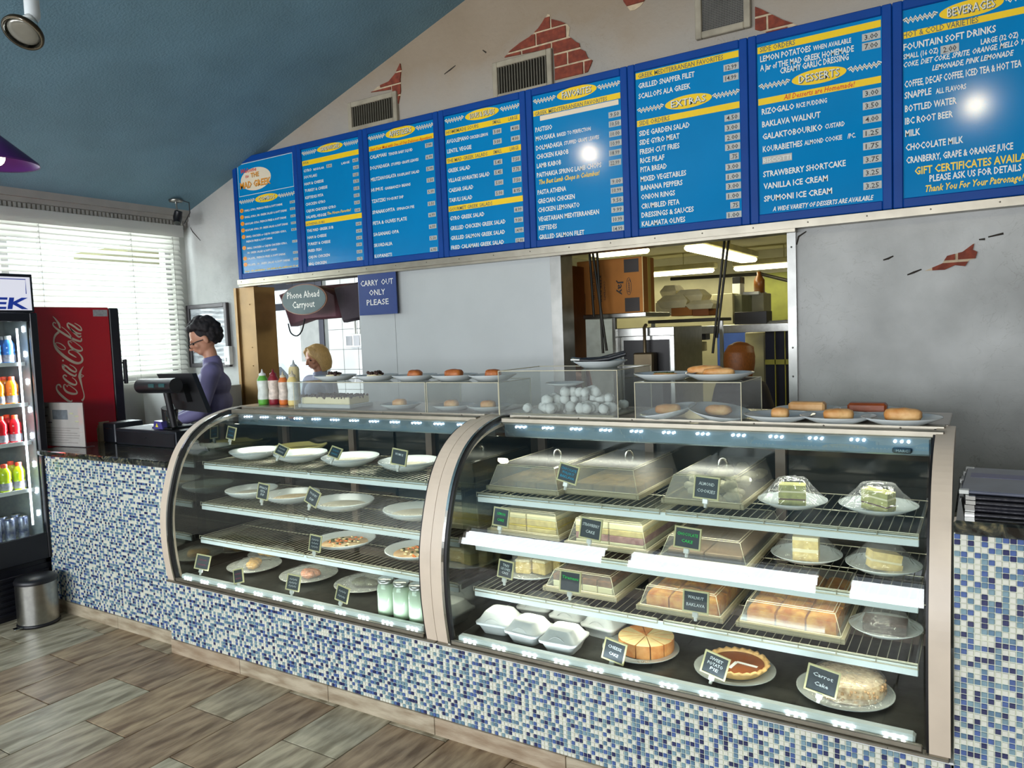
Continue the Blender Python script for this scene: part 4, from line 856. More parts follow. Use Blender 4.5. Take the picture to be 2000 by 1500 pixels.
for k, (x, y, lab) in enumerate(((1.425, .125, 'jar of pale creamy dressing, leftmost of three'), (1.517, .122, 'jar of pale creamy dressing, middle of three'), (1.608, .118, 'jar of pale creamy dressing, against the post'))):
    t = thing('dressing_jar', lab, 'jar', (x, y, zd), 0, 'jars of garlic dressing'); m = MB()
    m.lathe([(0, .001), (.036, .001), (.041, .008), (.041, .115), (.038, .132), (.032, .142), (0, .142)], n=28); m.build('dressing', CREAMD, t)
    m = MB(); m.lathe([(.0365, .0), (.0425, .008), (.0425, .116), (.0395, .134), (.034, .144), (.034, .150)], n=28); m.build('glass_jar', GLASS, t)
    m = MB(); m.lathe([(.0, .166), (.033, .166), (.036, .163), (.036, .148), (.033, .148)], n=28); m.build('lid', LID, t)
# chalk signs ---------------------------------------------------------------
SLATE = M('chalkboard_slate', (34, 46, 54), .55, 0, .12, 30); SFR = M('sign_frame_cream', (196, 190, 142), .5, 0, .08, 20); CHK = M('chalk_white', (206, 214, 214), .8, 0, .1, 60); CHG = M('chalk_green', (40, 200, 90), .7); CHB = M('chalk_blue', (30, 150, 190), .7); CHR = M('chalk_magenta', (176, 50, 90), .7); CLIP = M('clear_clip_plastic', (200, 202, 196), .15, 0, .05)
def sign(u, v, y, lines, label, col=None, roll=0, w=.080, h=.070, tilt=.18, yaw=0):
    p = P('y', y, u, v); t = thing('chalk_sign', label, 'sign', p, 0, 'small chalkboard food signs', (-tilt, math.radians(roll), yaw))
    m = MB(); f = .005
    m.box(-w/2, w/2, -.002, .002, -h/2, h/2); m.build('slate', SLATE, t)
    m = MB(); m.box(-w/2-f, -w/2+.001, -.004, .003, -h/2-f, h/2+f, bev=.001); m.box(w/2-.001, w/2+f, -.004, .003, -h/2-f, h/2+f, bev=.001); m.box(-w/2, w/2, -.004, .003, -h/2-f, -h/2+.001, bev=.001); m.box(-w/2, w/2, -.004, .003, h/2-.001, h/2+f, bev=.001); m.build('frame', SFR, t)
    m = MB(); n = len(lines)
    for i, s in enumerate(lines):
        zz = h/2-h*.17-(i+.55)*h*.72/max(n, 2); L_ = min(w*.86, w*.105*len(s)+.004)
        if s == '~':
            for q in range(3): stroke(m, [(-w*.33+q*w*.22, zz), (-w*.26+q*w*.22, zz+.007), (-w*.20+q*w*.22, zz-.002), (-w*.14+q*w*.22, zz+.005)], .0016, -.002, .001)
        else: txt(m, s, (-L_/2, zz+random.uniform(-.001, .001)), (L_/2, zz-.002), h*.155, -.002, .0012, .05, .012)
    m.build('chalk_lettering', col or CHK, t)
    m = MB(); m.box(-.010, .010, -.006, .004, -h/2-.020, -h/2-.002, bev=.002); m.tube([(0, 0, -h/2-.014), (0, .004, -h/2-.032)], .006, 8); m.build('clip', CLIP, t)
    return t
sign(1110, 925, .17, ['CHOCOLATE', 'WALNUT', 'BAKLAVA'], 'tilted black sign reading CHOCOLATE WALNUT BAKLAVA in blue', CHB, 12, .076, .062)
sign(1380, 953, .175, ['ALMOND', 'COOKIES'], 'black sign reading ALMOND COOKIES', None, 3)
sign(979, 1010, .15, ['LEMON', 'CAKE'], 'black sign reading LEMON CAKE in green', CHG, 4, .066, .066)
sign(1154, 1033, .145, ['STRAWBERRY', 'CAKE'], 'black sign reading STRAWBERRY CAKE', None, 5)
sign(1343, 1051, .145, ['CHOCOLATE', 'CAKE'], 'black sign reading CHOCOLATE CAKE in green', CHG, 3, .086, .066)
sign(988, 1112, .13, ['TRES', 'LECHES', 'CAKE'], 'black sign reading TRES LECHES CAKE', None, 5, .062, .062)
sign(1114, 1136, .125, ['Tiramasu'], 'black sign reading Tiramasu in green', CHG, 0)
sign(1359, 1175, .125, ['WALNUT', 'BAKLAVA'], 'black sign reading WALNUT BAKLAVA', None, 0, .082, .066)
sign(1200, 1272, .095, ['CHEESE', 'CAKE'], 'black sign reading CHEESE CAKE', None, 10, .078, .068)
sign(1397, 1299, .10, ['SWEET', 'POTATO', 'PIE'], 'black sign reading SWEET POTATO PIE', None, 14, .078, .068)
sign(1606, 1330, .10, ['Carrot', 'Cake'], 'black sign reading CARROT CAKE', None, 10, .088, .074)
sign(452, 846, .36, ['~', '~'], 'small scribbled sign at the top left corner of the left case', CHB, 8, .062, .062)
sign(550, 880, .18, ['~', '~'], 'tilted small sign left of the middle on the left case top shelf', None, 16, .066, .045, .5)
sign(655, 884, .18, ['~', '~'], 'dim small sign between two wrapped bowls on the top shelf', CHB, 12, .06, .045, .5)
sign(780, 893, .17, ['HUMUS'], 'black sign reading HUMUS', None, 6, .078, .062)
sign(514, 960, .15, ['SPINACH', 'FETA', 'DIP'], 'black sign reading SPINACH FETA DIP', None, 5, .072, .072)
sign(611, 971, .14, ['YOGURT', 'DIP'], 'black sign reading YOGURT DIP', None, 22, .072, .068)
sign(616, 1061, .12, ['~', '~', '~'], 'faded sign on the third shelf of the left case', None, 3, .068, .068)
sign(396, 1098, .06, ['~', '~'], 'purple-lettered sign at the left end of the deck', CHR, 12, .068, .068, .18, .5)
sign(466, 1125, .045, ['~', '~'], 'tilted red-lettered sign, second on the deck', CHR, -16, .068, .062)
sign(573, 1138, .055, ['~', '~', '~'], 'grey-lettered sign in the middle of the deck', None, 8, .062, .066, .18, .3)
sign(669, 1160, .055, ['~', '~'], 'smudged sign left of the dressing jars', None, 10, .066, .062)
# ================================================================== ON TOP OF THE CASES
ZT = 1.277
def acryl_box(name, label, x0, x1, y0, y1, z0, z1, bottom=False, open_back=True):
    O = ((x0+x1)/2, (y0+y1)/2, z0); t = thing(name, label, 'acrylic stand', O); m = MB(); T = .004
    m.box(x0, x1, y0, y0+T, z0, z1-T); m.box(x0, x0+T, y0+T, y1, z0, z1-T); m.box(x1-T, x1, y0+T, y1, z0, z1-T); m.box(x0, x1, y0, y1, z1-T, z1)
    offs(m, O).build('clear_panel', ACRYL, t)
    m = MB()
    for a, b_ in (((x0, y0, z1), (x1, y0, z1)), ((x0, y0, z0), (x0, y0, z1)), ((x1, y0, z0), (x1, y0, z1)), ((x1, y0, z1), (x1, y1, z1)), ((x0, y0, z1), (x0, y1, z1)), ((x0, y1, z1), (x1, y1, z1)), ((x1, y1, z0), (x1, y1, z1))): m.tube([a, b_], .0019, 4)
    offs(m, O).build('polished_edges', M('acrylic_edge'), t); return t
def xat(u, y, z=1.4, v=740): return P('y', y, u, v).x
acryl_box('acrylic_stand', 'long clear acrylic stand with three plates on it, above the left case', xat(572, .42), xat(829, .42), .42, .70, ZT, 1.418)
acryl_box('acrylic_stand', 'clear acrylic stand between the long stand and the big box of white sweets', xat(832, .42), xat(972, .42), .42, .70, ZT, 1.418)
acryl_box('acrylic_box', 'big clear acrylic box full of white round sweets at the joint of the cases', 1.885, 2.445, .40, .76, ZT, 1.470)
acryl_box('acrylic_stand', 'clear acrylic stand with plates in and on it, right of the box of white sweets', 2.51, 2.925, .42, .72, ZT, 1.420)
# plates above the left case
grp = 'plates on the clear stands'
for u, lab, fd in ((655, 'plate with a chocolate-topped pastry, leftmost above the left case', 0), (735, 'plate with a chocolate-crumb pastry, second from left', 0), (810, 'plate with a single golden bun, third from left', 1), (888, 'plate with a broad golden loaf, fourth from left', 2), (962, 'plate with a golden bun beside the big acrylic box', 1)):
    x = xat(u, .54, v=738); zt = 1.42; plate(x, .54, zt, .112, lab, grp, .026)
    if fd == 0:
        t = thing('pastry', 'small cream pastry topped with dark chocolate crumbs on the %s plate' % ('leftmost' if u == 655 else 'second'), 'pastry', (x+.005, .52, zt+.005))
        m = MB(); m.lathe([(0, 0), (.036, 0), (.04, .012), (.036, .026), (0, .028)], n=24); m.build('cream_body', ICING, t)
        m = MB()
        for k in range(26): a = random.uniform(0, 6.28); r_ = random.uniform(0, .04); m.sph((r_*math.cos(a)+.01, r_*math.sin(a), .030+random.uniform(-.002, .008)), random.uniform(.005, .010), 6, 4)
        tag(m.build('chocolate_crumbs', CHOC, t), kind='stuff')
    elif fd == 1: pastry('bun', 'single golden brown bun on the %s plate' % ('third' if u == 810 else 'fifth'), x+.01, .53, zt+.004, .072, .06, .048, .2, CRUST2, u)
    else: pastry('bun', 'broad split golden loaf on the fourth plate', x+.004, .53, zt+.004, .09, .06, .05, .1, CRUST2, u)
# inside the left stands
t = thing('cake_tray', 'white tray of chocolate-topped cream cake inside the long clear stand', 'tray', (xat(655, .56, v=790), .56, ZT)); m = MB(); m.box(-.19, .19, -.09, .09, .001, .022, bev=.004); m.build('tray', CHINA, t)
m = MB(); m.box(-.175, .175, -.075, .075, .022, .058, bev=.003); m.build('cake', ICING, t)
m = MB()
for k in range(260): m.sph((random.uniform(-.175, .175), random.uniform(-.075, .075), random.uniform(.050, .064)), random.uniform(.005, .011), 5, 4)
tag(m.build('chocolate_crumbs', CHOC, t), kind='stuff')
for u, lab in ((783, 'plate with a brown bun inside the long clear stand'), (884, 'plate with a pinkish bun inside the shorter clear stand'), (955, 'plate with a bun inside the shorter clear stand, beside the white sweets')):
    x = xat(u, .56, v=785); plate(x, .56, ZT, .105, lab, 'plates inside the clear stands', .024); pastry('bun', 'bun on the '+lab.replace('plate with a ', '').replace('brown bun ', '').replace('pinkish bun ', '').replace('bun ', '')+' plate', x, .55, ZT+.004, .07, .055, .045, .3, CRUST, u)
# white sweets in the big box
MER = M('white_sweet', (222, 224, 220), .85, 0, .05, 30, .5, 80); src = None
tr = thing('sweet_tray', 'clear base tray under the white round sweets', 'tray', (2.17, .58, ZT)); m = MB(); m.box(-.24, .24, -.15, .15, .001, .008, bev=.002); m.build('tray_body', M('clear_tray'), tr)
rs = random.Random(3)
for k in range(64):
    lay = 0 if k < 34 else (1 if k < 52 else 2); sp = (.21, .15, .09)[lay]
    x = 2.19+rs.uniform(-sp, sp); y = .57+rs.uniform(-.12, .12)*(1-.25*lay); z = ZT+.028+lay*.032
    if src is None: m = MB(); blob(m, (0, 0, 0), .021, .22, 2.5, 3, 14, 9); o = src = m.build('sweet', MER)
    else: o = src.copy(); COL.objects.link(o)
    o.location = (x, y, z); o.rotation_euler = (rs.uniform(0, 3), rs.uniform(0, 3), rs.uniform(0, 3)); s = rs.uniform(.85, 1.15); o.scale = (s, s, s)
    tag(o, 'rough white round sweet in the pile inside the big acrylic box', 'sweet', 'white sweets in the big acrylic box')
plate(2.12, .57, ZT+.118, .085, 'small white plate lying on the pile of white sweets', None, .012)
# plate with black tongs on the big box
t = plate(2.28, .60, 1.471, .115, 'white plate on the big acrylic box holding the black tongs', None, .028)
t = thing('serving_tongs', 'black handled serving tongs resting across the plate on the big box', 'tongs', (2.28, .58, 1.50)); m = MB()
m.tube([(-.085, 0, .004), (-.03, 0, .0), (.05, .0, .008), (.13, 0, .028)], [.010, .012, .010, .009], 8); m.tube([(-.08, .02, .008), (0, .02, .008), (.12, .01, .034)], [.006, .009, .008], 8); m.build('handle', BLACK, t)
m = MB(); m.tube([(-.13, .01, .006), (-.085, .005, .005)], [.012, .009], 8); m.build('tip', STEEL, t)
# right clear stand plates
def rp(u, v, y, z, r, lab, pl, seed=0, rot=None, L=.1, W=.05, H=.04, mt=None, pr=.2, nm='pastry_roll'):
    x = P('y', y, u, v).x; plate(x, y, z, r, lab, 'white plates of savoury pastry at the right', .026, rot=rot)
    pastry(nm, pl, x, y-.005, z+.006, L, W, H, pr, mt or CRUST, seed)
rp(1299, 735, .55, 1.422, .125, 'plate with herb-topped flat pastry on the right clear stand', 'flat pastry with green herbs on the left upper plate of the right stand', 1, H=.022)
rp(1405, 735, .55, 1.422, .130, 'plate with two golden pastry rolls on the right clear stand', 'long golden pastry roll on the right upper plate of the right stand', 2, L=.12)
pastry('pastry_roll', 'pale pastry roll lying behind another on the right upper plate', P('y', .60, 1378, 720).x, .60, 1.43, .14, .05, .045, .1, CRUST, 9)
m = MB(); 
for k in range(24): m.sph((random.uniform(-.04, .04), random.uniform(-.015, .015), 0), (.006, .003, .002), 5, 4)
o = m.build('herb_garnish', M('herb_green', (60, 84, 36), .7)); o.location = (P('y', .55, 1299, 735).x, .545, 1.451); tag(o, 'scattered green herbs on the flat pastry', 'garnish', None, 'stuff')
rp(1306, 795, .52, ZT+.004, .115, 'tilted plate with a pale roll inside the right stand', 'pale leaf-filled roll inside the right stand', 3, (.1, -.16, 0), L=.10, pr=.5)
rp(1404, 795, .52, ZT+.004, .12, 'tilted plate with a golden spinach pastry inside the right stand', 'golden spinach pastry inside the right stand', 4, (.1, .16, 0), L=.10, pr=-.1)
# right open plates on the case top
LOAF = M('tan_loaf', (206, 150, 88), .55, 0, .15, 16, .3, 60, col2=(222, 178, 122)); LOAF2 = M('brown_loaf', (132, 62, 24), .45, 0, .2, 16, .3, 60)
for u, v, y, lab, pl, L, W, H, mt, rz in ((1522, 810, .50, 'plate with a round crusty roll, first right of the stand', 'round crusty roll with browned top', .062, .055, .042, CRUST, .1), (1636, 812, .50, 'plate with a pale bun, middle of the open plates', 'pale bun with a browned left side', .10, .06, .042, CRUST, .2), (1760, 813, .50, 'plate with a pale roll browned at both ends, rightmost', 'pale roll browned at both ends on the rightmost plate', .115, .06, .048, CRUST, -.1)):
    x = P('y', y, u, v).x; plate(x, y, ZT, .125, lab, 'open plates on the right case top', .022); pastry('bread_roll', pl, x+.005, y-.01, ZT+.005, L, W, H, rz, mt, u)
for u, lab, pl, mt, y in ((1578, 'plate behind, with a tan square loaf', 'tan square-ended loaf on the rear plate', LOAF, .72), (1695, 'plate behind, with a dark brown square loaf', 'dark brown square-ended loaf on the rear plate', LOAF2, .72)):
    x = P('y', y, u, 800).x; plate(x, y, ZT, .12, lab, 'open plates on the right case top', .022)
    m = MB(); m.box(-.066, .066, -.03, .03, 0, .042, bev=.008); o = m.build('loaf', mt); o.location = (x, y-.01, ZT+.005); tag(o, pl, 'loaf')
# squeeze bottles
def bottle(u, y, h, r, body, cap, label, lab_c, tall=False, waist=True):
    x = P('y', y, u, 780).x; t = thing('squeeze_bottle', label, 'sauce bottle', (x, y, ZT+.0), 0, 'squeeze bottles at the left end of the case top'); m = MB()
    pr = [(0, 0), (r*.9, 0), (r, h*.05), (r, h*.22), (r*.88, h*.40), (r, h*.60), (r, h*.70), (r*.6, h*.82), (r*.55, h*.84)] if waist else [(0, 0), (r, 0), (r, h*.78), (r*.8, h*.84)]
    m.lathe(pr, n=24); m.build('bottle_body', body, t)
    m = MB(); m.lathe([(r*1.015, h*.15), (r*1.015, h*.22), (r*.90, h*.40), (r*1.015, h*.60), (r*1.01, h*.68)] if waist else [(r*1.01, h*.2), (r*1.01, h*.3)], n=24); m.build('label_band', lab_c, t)
    m = MB(); m.lathe([(r*.6, h*.80), (r*.62, h*.87), (r*.25, h*.90), (r*.08, h*1.0), (0, h*1.0)], n=16); m.build('nozzle', cap, t)
bottle(515, .58, .205, .031, M('green_bottle', (90, 160, 60), .35), WHITE, 'green squeeze bottle with pale label, leftmost', M('pale_label', (206, 214, 206), .5, 0, .15, 30))
bottle(536, .60, .205, .031, M('maroon_bottle', (128, 30, 44), .35), M('maroon_bottle'), 'maroon squeeze bottle beside the green one', M('beige_label', (204, 190, 176), .5, 0, .25, 40))
bottle(555, .60, .19, .028, M('orange_bottle', (208, 112, 50), .35), M('cream_cap', (206, 196, 170), .4), 'orange squeeze bottle between maroon and cream ones', M('beige_label'))
bottle(573, .58, .195, .030, M('cream_bottle', (216, 196, 128), .35), M('cream_cap'), 'cream squeeze bottle by the clear stand', M('pale_label'))
bottle(577, .74, .25, .032, M('clear_sauce', (214, 200, 150), .2), M('grey_cap', (170, 174, 174), .4), 'tall clear bottle of pale sauce behind the cream bottle', M('clear_sauce'), waist=False)
# ================================================================== TILL AREA
zc = 1.023
x0, x1, z0, z1 = B(226, 842, 345, 876, .38); t = thing('cash_drawer', 'low black cash drawer box on the granite till counter', 'cash drawer', ((x0+x1)/2, .50, zc)); w_ = (x1-x0)/2; DR = M('charcoal_steel', (30, 34, 40), .4, .2, .1)
m = MB(); m.box(-w_, w_, -.12, .13, 0, .10, bev=.004); m.build('body', DR, t); m = MB(); m.box(-w_+.01, w_-.01, -.124, -.118, .01, .085); m.box(-.02, .02, -.128, -.12, .05, .055); m.build('drawer_front', BLACK, t)
m = MB(); m.box(-w_*.75, w_*.2, -.11, .05, .100, .103); m.build('paper_on_top', M('grey_paper', (150, 152, 156), .6), t)
x0, x1, _, _ = B(200, 828, 226, 868, .40); t = thing('receipt_printer', 'black box printer at the left of the cash drawer', 'printer', ((x0+x1)/2, .50, zc)); m = MB(); m.box(-(x1-x0)/2, (x1-x0)/2, -.10, .10, 0, .128, bev=.006); m.build('body', DR, t); m = MB(); m.box(-.03, .03, -.103, -.099, .09, .095); m.build('paper_slot', STEEL, t)
m = MB(); 
for k, (dx, a) in enumerate(((0, .1), (.012, .25), (.025, -.1))): m.box(-.02+dx, -.017+dx, -.03, .04, 0, .09+.02*k)
o = m.build('card_holder', M('tan_card', (150, 132, 104), .6)); p = P('z', zc, 197, 862); o.location = (p.x, p.y+.02, zc); tag(o, 'upright tan cards leaning beside the black printer', 'cards')
MON = M('monitor_black', (8, 8, 11), .55, 0, .1)
t = thing('pos_monitor', 'black till touch screen seen from behind on a short stand', 'monitor', (P('y', .52, 350, 800).x, .52, zc+.10)); O = t.location.copy()
pl = [(P('y', .52, *q).x-O.x, P('y', .52, *q).z-O.z) for q in ((309, 730), (378, 729), (409, 806), (347, 799))]
m = MB(); m.prism(pl, -.012, .02); m.build('screen_housing', MON, t)
q = [((a[0]*.72+pl[(i+2) % 4][0]*.28), (a[1]*.72+pl[(i+2) % 4][1]*.28)) for i, a in enumerate(pl)]
m = MB(); m.prism(q, -.05, -.012); m.build('rear_bulge', MON, t)
m = MB(); m.tube([(-.05, -.03, .13), (-.07, -.02, .05), (-.06, 0, .0)], [.05, .045, .055], 10); m.box(-.16, .04, -.09, .09, 0.001, .014, bev=.004); m.build('stand', MON, t)
x0, x1, z0, z1 = B(268, 742, 343, 770, .37); t = thing('customer_display', 'rounded black customer display facing the shop beside the till screen', 'display', ((x0+x1)/2, .39, z0)); w_ = (x1-x0)/2
m = MB(); m.tube([(-w_, 0, .045), (w_*.9, 0, .05)], .045, 16); m.build('display_body', BLACK, t); m = MB(); m.box(-w_*.2, w_*.1, -.047, -.040, .04, .062); m.box(w_*.35, w_*.65, -.047, -.04, .042, .064); m.build('lit_digits', M('teal_digits', (20, 70, 72), .4, em=.06), t)
m = MB(); m.tube([(.04, .02, .01), (.05, .05, zc+.12-z0)], .02, 10); m.build('pole', BLACK, t)
p = P('z', zc+.105, 306, 838); t = thing('card_reader', 'small purple card reader with yellow sticker on the drawer', 'card reader', (p.x, .46, zc+.104)); m = MB(); m.prism([(-.05, 0), (.05, 0), (.035, .045), (-.035, .05)], -.04, .05); m.build('body', M('purple_plastic', (62, 58, 122), .35), t)
m = MB(); m.prism([(-.022, .012), (.005, .012), (-.008, .036)], -.0415, -.040); m.build('yellow_sticker', M('yellow_sticker', (226, 208, 40), .5), t)
x = P('y', .45, 336, 820).x; t = thing('water_glass', 'clear tumbler of water on the black drawer', 'glass', (x, .45, zc+.104)); m = MB(); m.lathe([(.0, .002), (.030, .0), (.038, .11), (.0355, .11), (.028, .008), (0, .008)], n=24); m.build('tumbler', GLASS, t)
m = MB(); m.lathe([(0, .009), (.0285, .009), (.0335, .075), (0, .075)], n=24); m.build('water', M('water_tint', (226, 232, 200), .0, kind='glass'), t)
p = P('z', zc, 122, 872); t = thing('flyer_holder', 'upright acrylic holder with a printed announcement sheet on the counter', 'flyer', (p.x, p.y, zc), .12); a = P('y', p.y, 88, 830).x; b_ = P('y', p.y, 161, 830).x; w_ = (b_-a)/2; h = P('y', p.y, 122, 787).z-zc
m = MB(); m.box(-w_, w_, -.001, .001, .004, h); m.build('paper_sheet', M('flyer_paper', (206, 190, 184), .6, 0, .03), t)
m = MB(); m.box(-w_, w_, -.006, -.003, .002, h+.004); m.box(-w_, w_, -.006, .06, 0, .003); m.box(-w_, w_, .004, .007, .002, h+.004); m.build('acrylic_holder', ACRYL, t)
m = MB(); m.box(-w_*.32, w_*.34, -.0018, -.001, h*.62, h*.84, 0)
for k, (a, b_) in enumerate(((-.55, .9), (-.75, .8), (-.62, .7), (-.8, .64), (-.72, .55), (-.45, .55), (-.78, .46))): m.sph((w_*a, -.0012, h*b_), (w_*.10, .0008, h*.018), 8, 4, 1)
for k in range(7): q = h*(.42-.055*k); ww = w_*(.8, .4, .7, .8, .75, .3, .7)[k]; m.box(-ww, ww, -.0016, -.001, q, q+.0022, 1)
for a, b_ in ((.5, .76), (.72, .70), (.72, .58)): m.sph((w_*a, -.0012, h*b_), (w_*.1, .0008, h*.02), 8, 4, 2)
m.build('print', [M('flyer_photo', (96, 100, 110), .5, 0, .4, 30), M('flyer_ink', (110, 84, 84), .6), M('flyer_cream', (226, 214, 170), .6)], t)
# picture, switch box on the wall behind the man
x0, x1, z0, z1 = B(369, 597, 455, 716, YW); t = thing('framed_picture', 'grey framed monochrome photograph on the plaster behind the man', 'picture', ((x0+x1)/2, YW, z0)); w_ = (x1-x0)/2; h = z1-z0; FR = M('pewter_frame', (70, 66, 68), .35, .4, .1)
m = MB(); f = .035; m.box(-w_, -w_+f, -.035, -.001, 0, h, bev=.004); m.box(w_-f, w_, -.035, -.001, 0, h, bev=.004); m.box(-w_+f, w_-f, -.035, -.001, 0, f, bev=.004); m.box(-w_+f, w_-f, -.035, -.001, h-f, h, bev=.004); m.build('frame', FR, t)
m = MB(); m.box(-w_+f, w_-f, -.015, -.002, f, h-f); m.build('photograph', M('mono_photo', (120, 124, 128), .12, 0, .3, 5, col2=(196, 200, 204), stretch=(1, 1, 6)), t)
x0, x1, z0, z1 = B(444, 676, 457, 712, YW); m = MB(); m.box(0, x1-x0, -.04, -.001, 0, z1-z0, bev=.003); m.box(.01, .03, -.045, -.04, .03, .06); o = m.build('switch_box', WHITE); o.location = (x0, YW, z0); tag(o, 'white electrical switch box on the plaster right of the picture', 'switch')
# ---- red drinks cooler: its side faces the shop, its black door faces the staff side
XC = -1.5; y1c = P('x', XC, 212, 602).y; y0c = .165; zt = P('x', XC, 140, 600).z
t = thing('drinks_cooler', 'tall red drinks cooler with white script lettering on its side', 'cooler', (XC, y0c, 0), PI/2)
RED = M('cooler_red', (186, 12, 26), .35, 0, .05, 3); Wc = y1c-y0c      # local x = world y, local y = depth behind the red side
m = MB(); m.box(0, Wc, 0, .58, .08, zt, bev=.006); m.build('cabinet', RED, t)
m = MB(); m.box(Wc+.002, Wc+.075, .004, .575, .08, zt-.004, bev=.008); m.build('door', BLACK, t)
m = MB(); m.box(.02, Wc, .02, .56, 0.001, .08); m.build('plinth', DARK, t)
za = P('x', XC, 241, 702).z; zb = P('x', XC, 243, 750).z; m = MB(); m.box(Wc+.105, Wc+.125, .03, .06, zb, za, bev=.004)
for zz in (zb+.02, za-.03): m.box(Wc+.07, Wc+.11, .035, .055, zz, zz+.012)
m.build('handle', BLACK, t)
def cxz(u, v): q = P('x', XC, u, v); return (q.y-y0c, q.z)
c0 = cxz(181, 605); c1 = cxz(210, 618); m = MB(); m.box(c0[0], c1[0], -.0015, 0, c1[1], c0[1]); m.build('sticker', M('grey_sticker', (170, 170, 166), .5, 0, .15, 60), t)
CK2 = lambda x, y: (90+x/8.333, 610+y/8.333)
def cs(pts, ws, closed=False):
    w2 = []; pp = [cxz(*CK2(x, y)) for (x, y) in pts]
    mm_ = 5; sp = spline(pp, mm_)
    for i in range(len(pts)-1):
        for k in range(mm_): w2.append((ws[i]+(ws[i+1]-ws[i])*k/mm_))
    w2.append(ws[-1]); sc = .00034; stroke(m, sp, [q*sc for q in w2], 0, .002)
m = MB()
# first word (lower), read bottom to top
cs([(245, 1225), (215, 1180), (175, 1190), (170, 1250), (215, 1320), (290, 1390), (360, 1440), (410, 1450), (420, 1425)], [22, 34, 26, 30, 44, 44, 40, 26, 14])
cs([(345, 1215), (300, 1170), (285, 1225), (330, 1290), (420, 1325), (495, 1320), (490, 1275), (430, 1225), (360, 1180), (345, 1215)], [10, 14, 30, 40, 44, 34, 20, 16, 14, 10])
cs([(335, 1045), (300, 1020), (275, 1050), (320, 1105), (400, 1160), (470, 1180), (495, 1150), (470, 1100), (420, 1060)], [22, 26, 26, 40, 44, 34, 24, 18, 12])
cs([(300, 905), (265, 850), (275, 910), (330, 960), (400, 1010), (470, 1035), (490, 1000)], [14, 20, 34, 40, 40, 34, 18]); cs([(265, 850), (330, 880), (400, 940), (470, 970), (490, 940), (450, 890), (380, 850)], [26, 34, 38, 36, 24, 18, 10]); cs([(260, 790), (285, 780)], [34, 34])
# second word
cs([(490, 735), (430, 700), (370, 660), (375, 620), (440, 615), (520, 660), (580, 730), (585, 790), (540, 825), (470, 820), (370, 770), (260, 690), (170, 600), (130, 520), (125, 440), (150, 370), (205, 320)], [14, 30, 26, 20, 18, 24, 32, 40, 44, 50, 54, 54, 48, 30, 28, 40, 44])
cs([(130, 520), (170, 495), (240, 515), (305, 570), (300, 605), (240, 600), (180, 560), (150, 510)], [12, 14, 18, 20, 16, 16, 16, 12])
cs([(420, 500), (365, 465), (365, 510), (420, 580), (510, 625), (580, 620), (575, 575), (510, 520), (440, 470), (385, 460)], [10, 16, 30, 44, 44, 30, 20, 16, 14, 12])
cs([(250, 235), (330, 300), (390, 370), (420, 430)], [10, 16, 20, 14]); cs([(160, 180), (120, 165), (115, 215), (200, 290), (320, 370), (450, 440), (560, 470), (575, 420)], [20, 20, 24, 40, 44, 44, 36, 18])
cs([(105, 65), (150, 110), (205, 190), (225, 260)], [8, 26, 44, 24])
cs([(345, 175), (350, 230), (420, 290), (500, 340), (570, 350)], [20, 34, 40, 40, 22]); cs([(350, 170), (440, 220), (530, 285), (575, 290), (550, 230), (460, 175)], [28, 36, 36, 24, 20, 10]); cs([(380, 250), (450, 330), (530, 400), (570, 380)], [14, 30, 36, 20])
cs([(605, 880), (560, 960), (545, 1040), (560, 1120), (590, 1240), (615, 1340), (610, 1400), (580, 1440)], [6, 36, 60, 40, 20, 20, 26, 44]); cs([(560, 1010), (610, 1035), (560, 1060)], [20, 8, 20])
m.build('script_lettering', M('script_cream', (214, 196, 170), .4), t)
# low white cabinet between the cooler and the wall
x0 = P('y', 1.3, 236, 760).x; t = thing('white_cabinet', 'white painted cupboard below the blinds behind the till', 'cabinet', (-1.72, 1.26, 0)); m = MB(); m.box(-.40, .22, 0, .46, 0.001, 1.30); m.build('carcass', M('cabinet_white', (196, 198, 196), .5, 0, .04), t)
for k in range(3): m = MB(); m.box(-.39, .21, -.015, 0, .06+k*.42, .45+k*.42, bev=.003); m.build('door_panel', M('cabinet_white'), t)
m = MB(); m.tube([(-.05, -.03, 1.20), (.12, -.03, 1.20)], .008, 8); m.build('towel_bar', CHROME, t)
# ---- glass door fridge at the far left, front facing +x
FX = -1.33; yf = P('x', FX, 62, 545).y; t = thing('glass_door_fridge', 'black upright fridge of bottled drinks with a lit sign, far left', 'fridge', (FX, yf, 0), PI/2)
fz = lambda v, u=30: P('x', FX, u, v).z
FB = M('fridge_black', (16, 17, 24), .35, 0, .1); Wf = .68
ztop = P('x', FX, 60, 536).z; zh0 = P('x', FX, 62, 610).z; zg1 = P('x', FX, 53, 628).z; zg0 = P('x', FX, 84, 1040).z; gx = P('x', FX, 68, 800).y-yf
m = MB(); m.box(-Wf, 0, .0, .012, zh0, ztop); m.box(-Wf, -.0, .012, .70, zh0, ztop, bev=.01)
m.box(-Wf, -Wf+.04, .03, .70, .30, zh0); m.box(-.035, 0, .03, .70, .30, zh0); m.box(-Wf, 0, .66, .70, .30, zh0); m.box(-Wf, 0, .03, .70, .16, .36); m.build('cabinet', FB, t)
m = MB()
for k in range(7): m.box(-Wf+.03, -.03, .01, .022, .03+k*.036, .052+k*.036, bev=.002)
m.box(-Wf, 0, .022, .69, .001, .30); m.build('base_grille', FB, t)
m = MB(); m.box(-Wf+.02, gx, -.012, .0, zg1+.05, zg1+.051); 
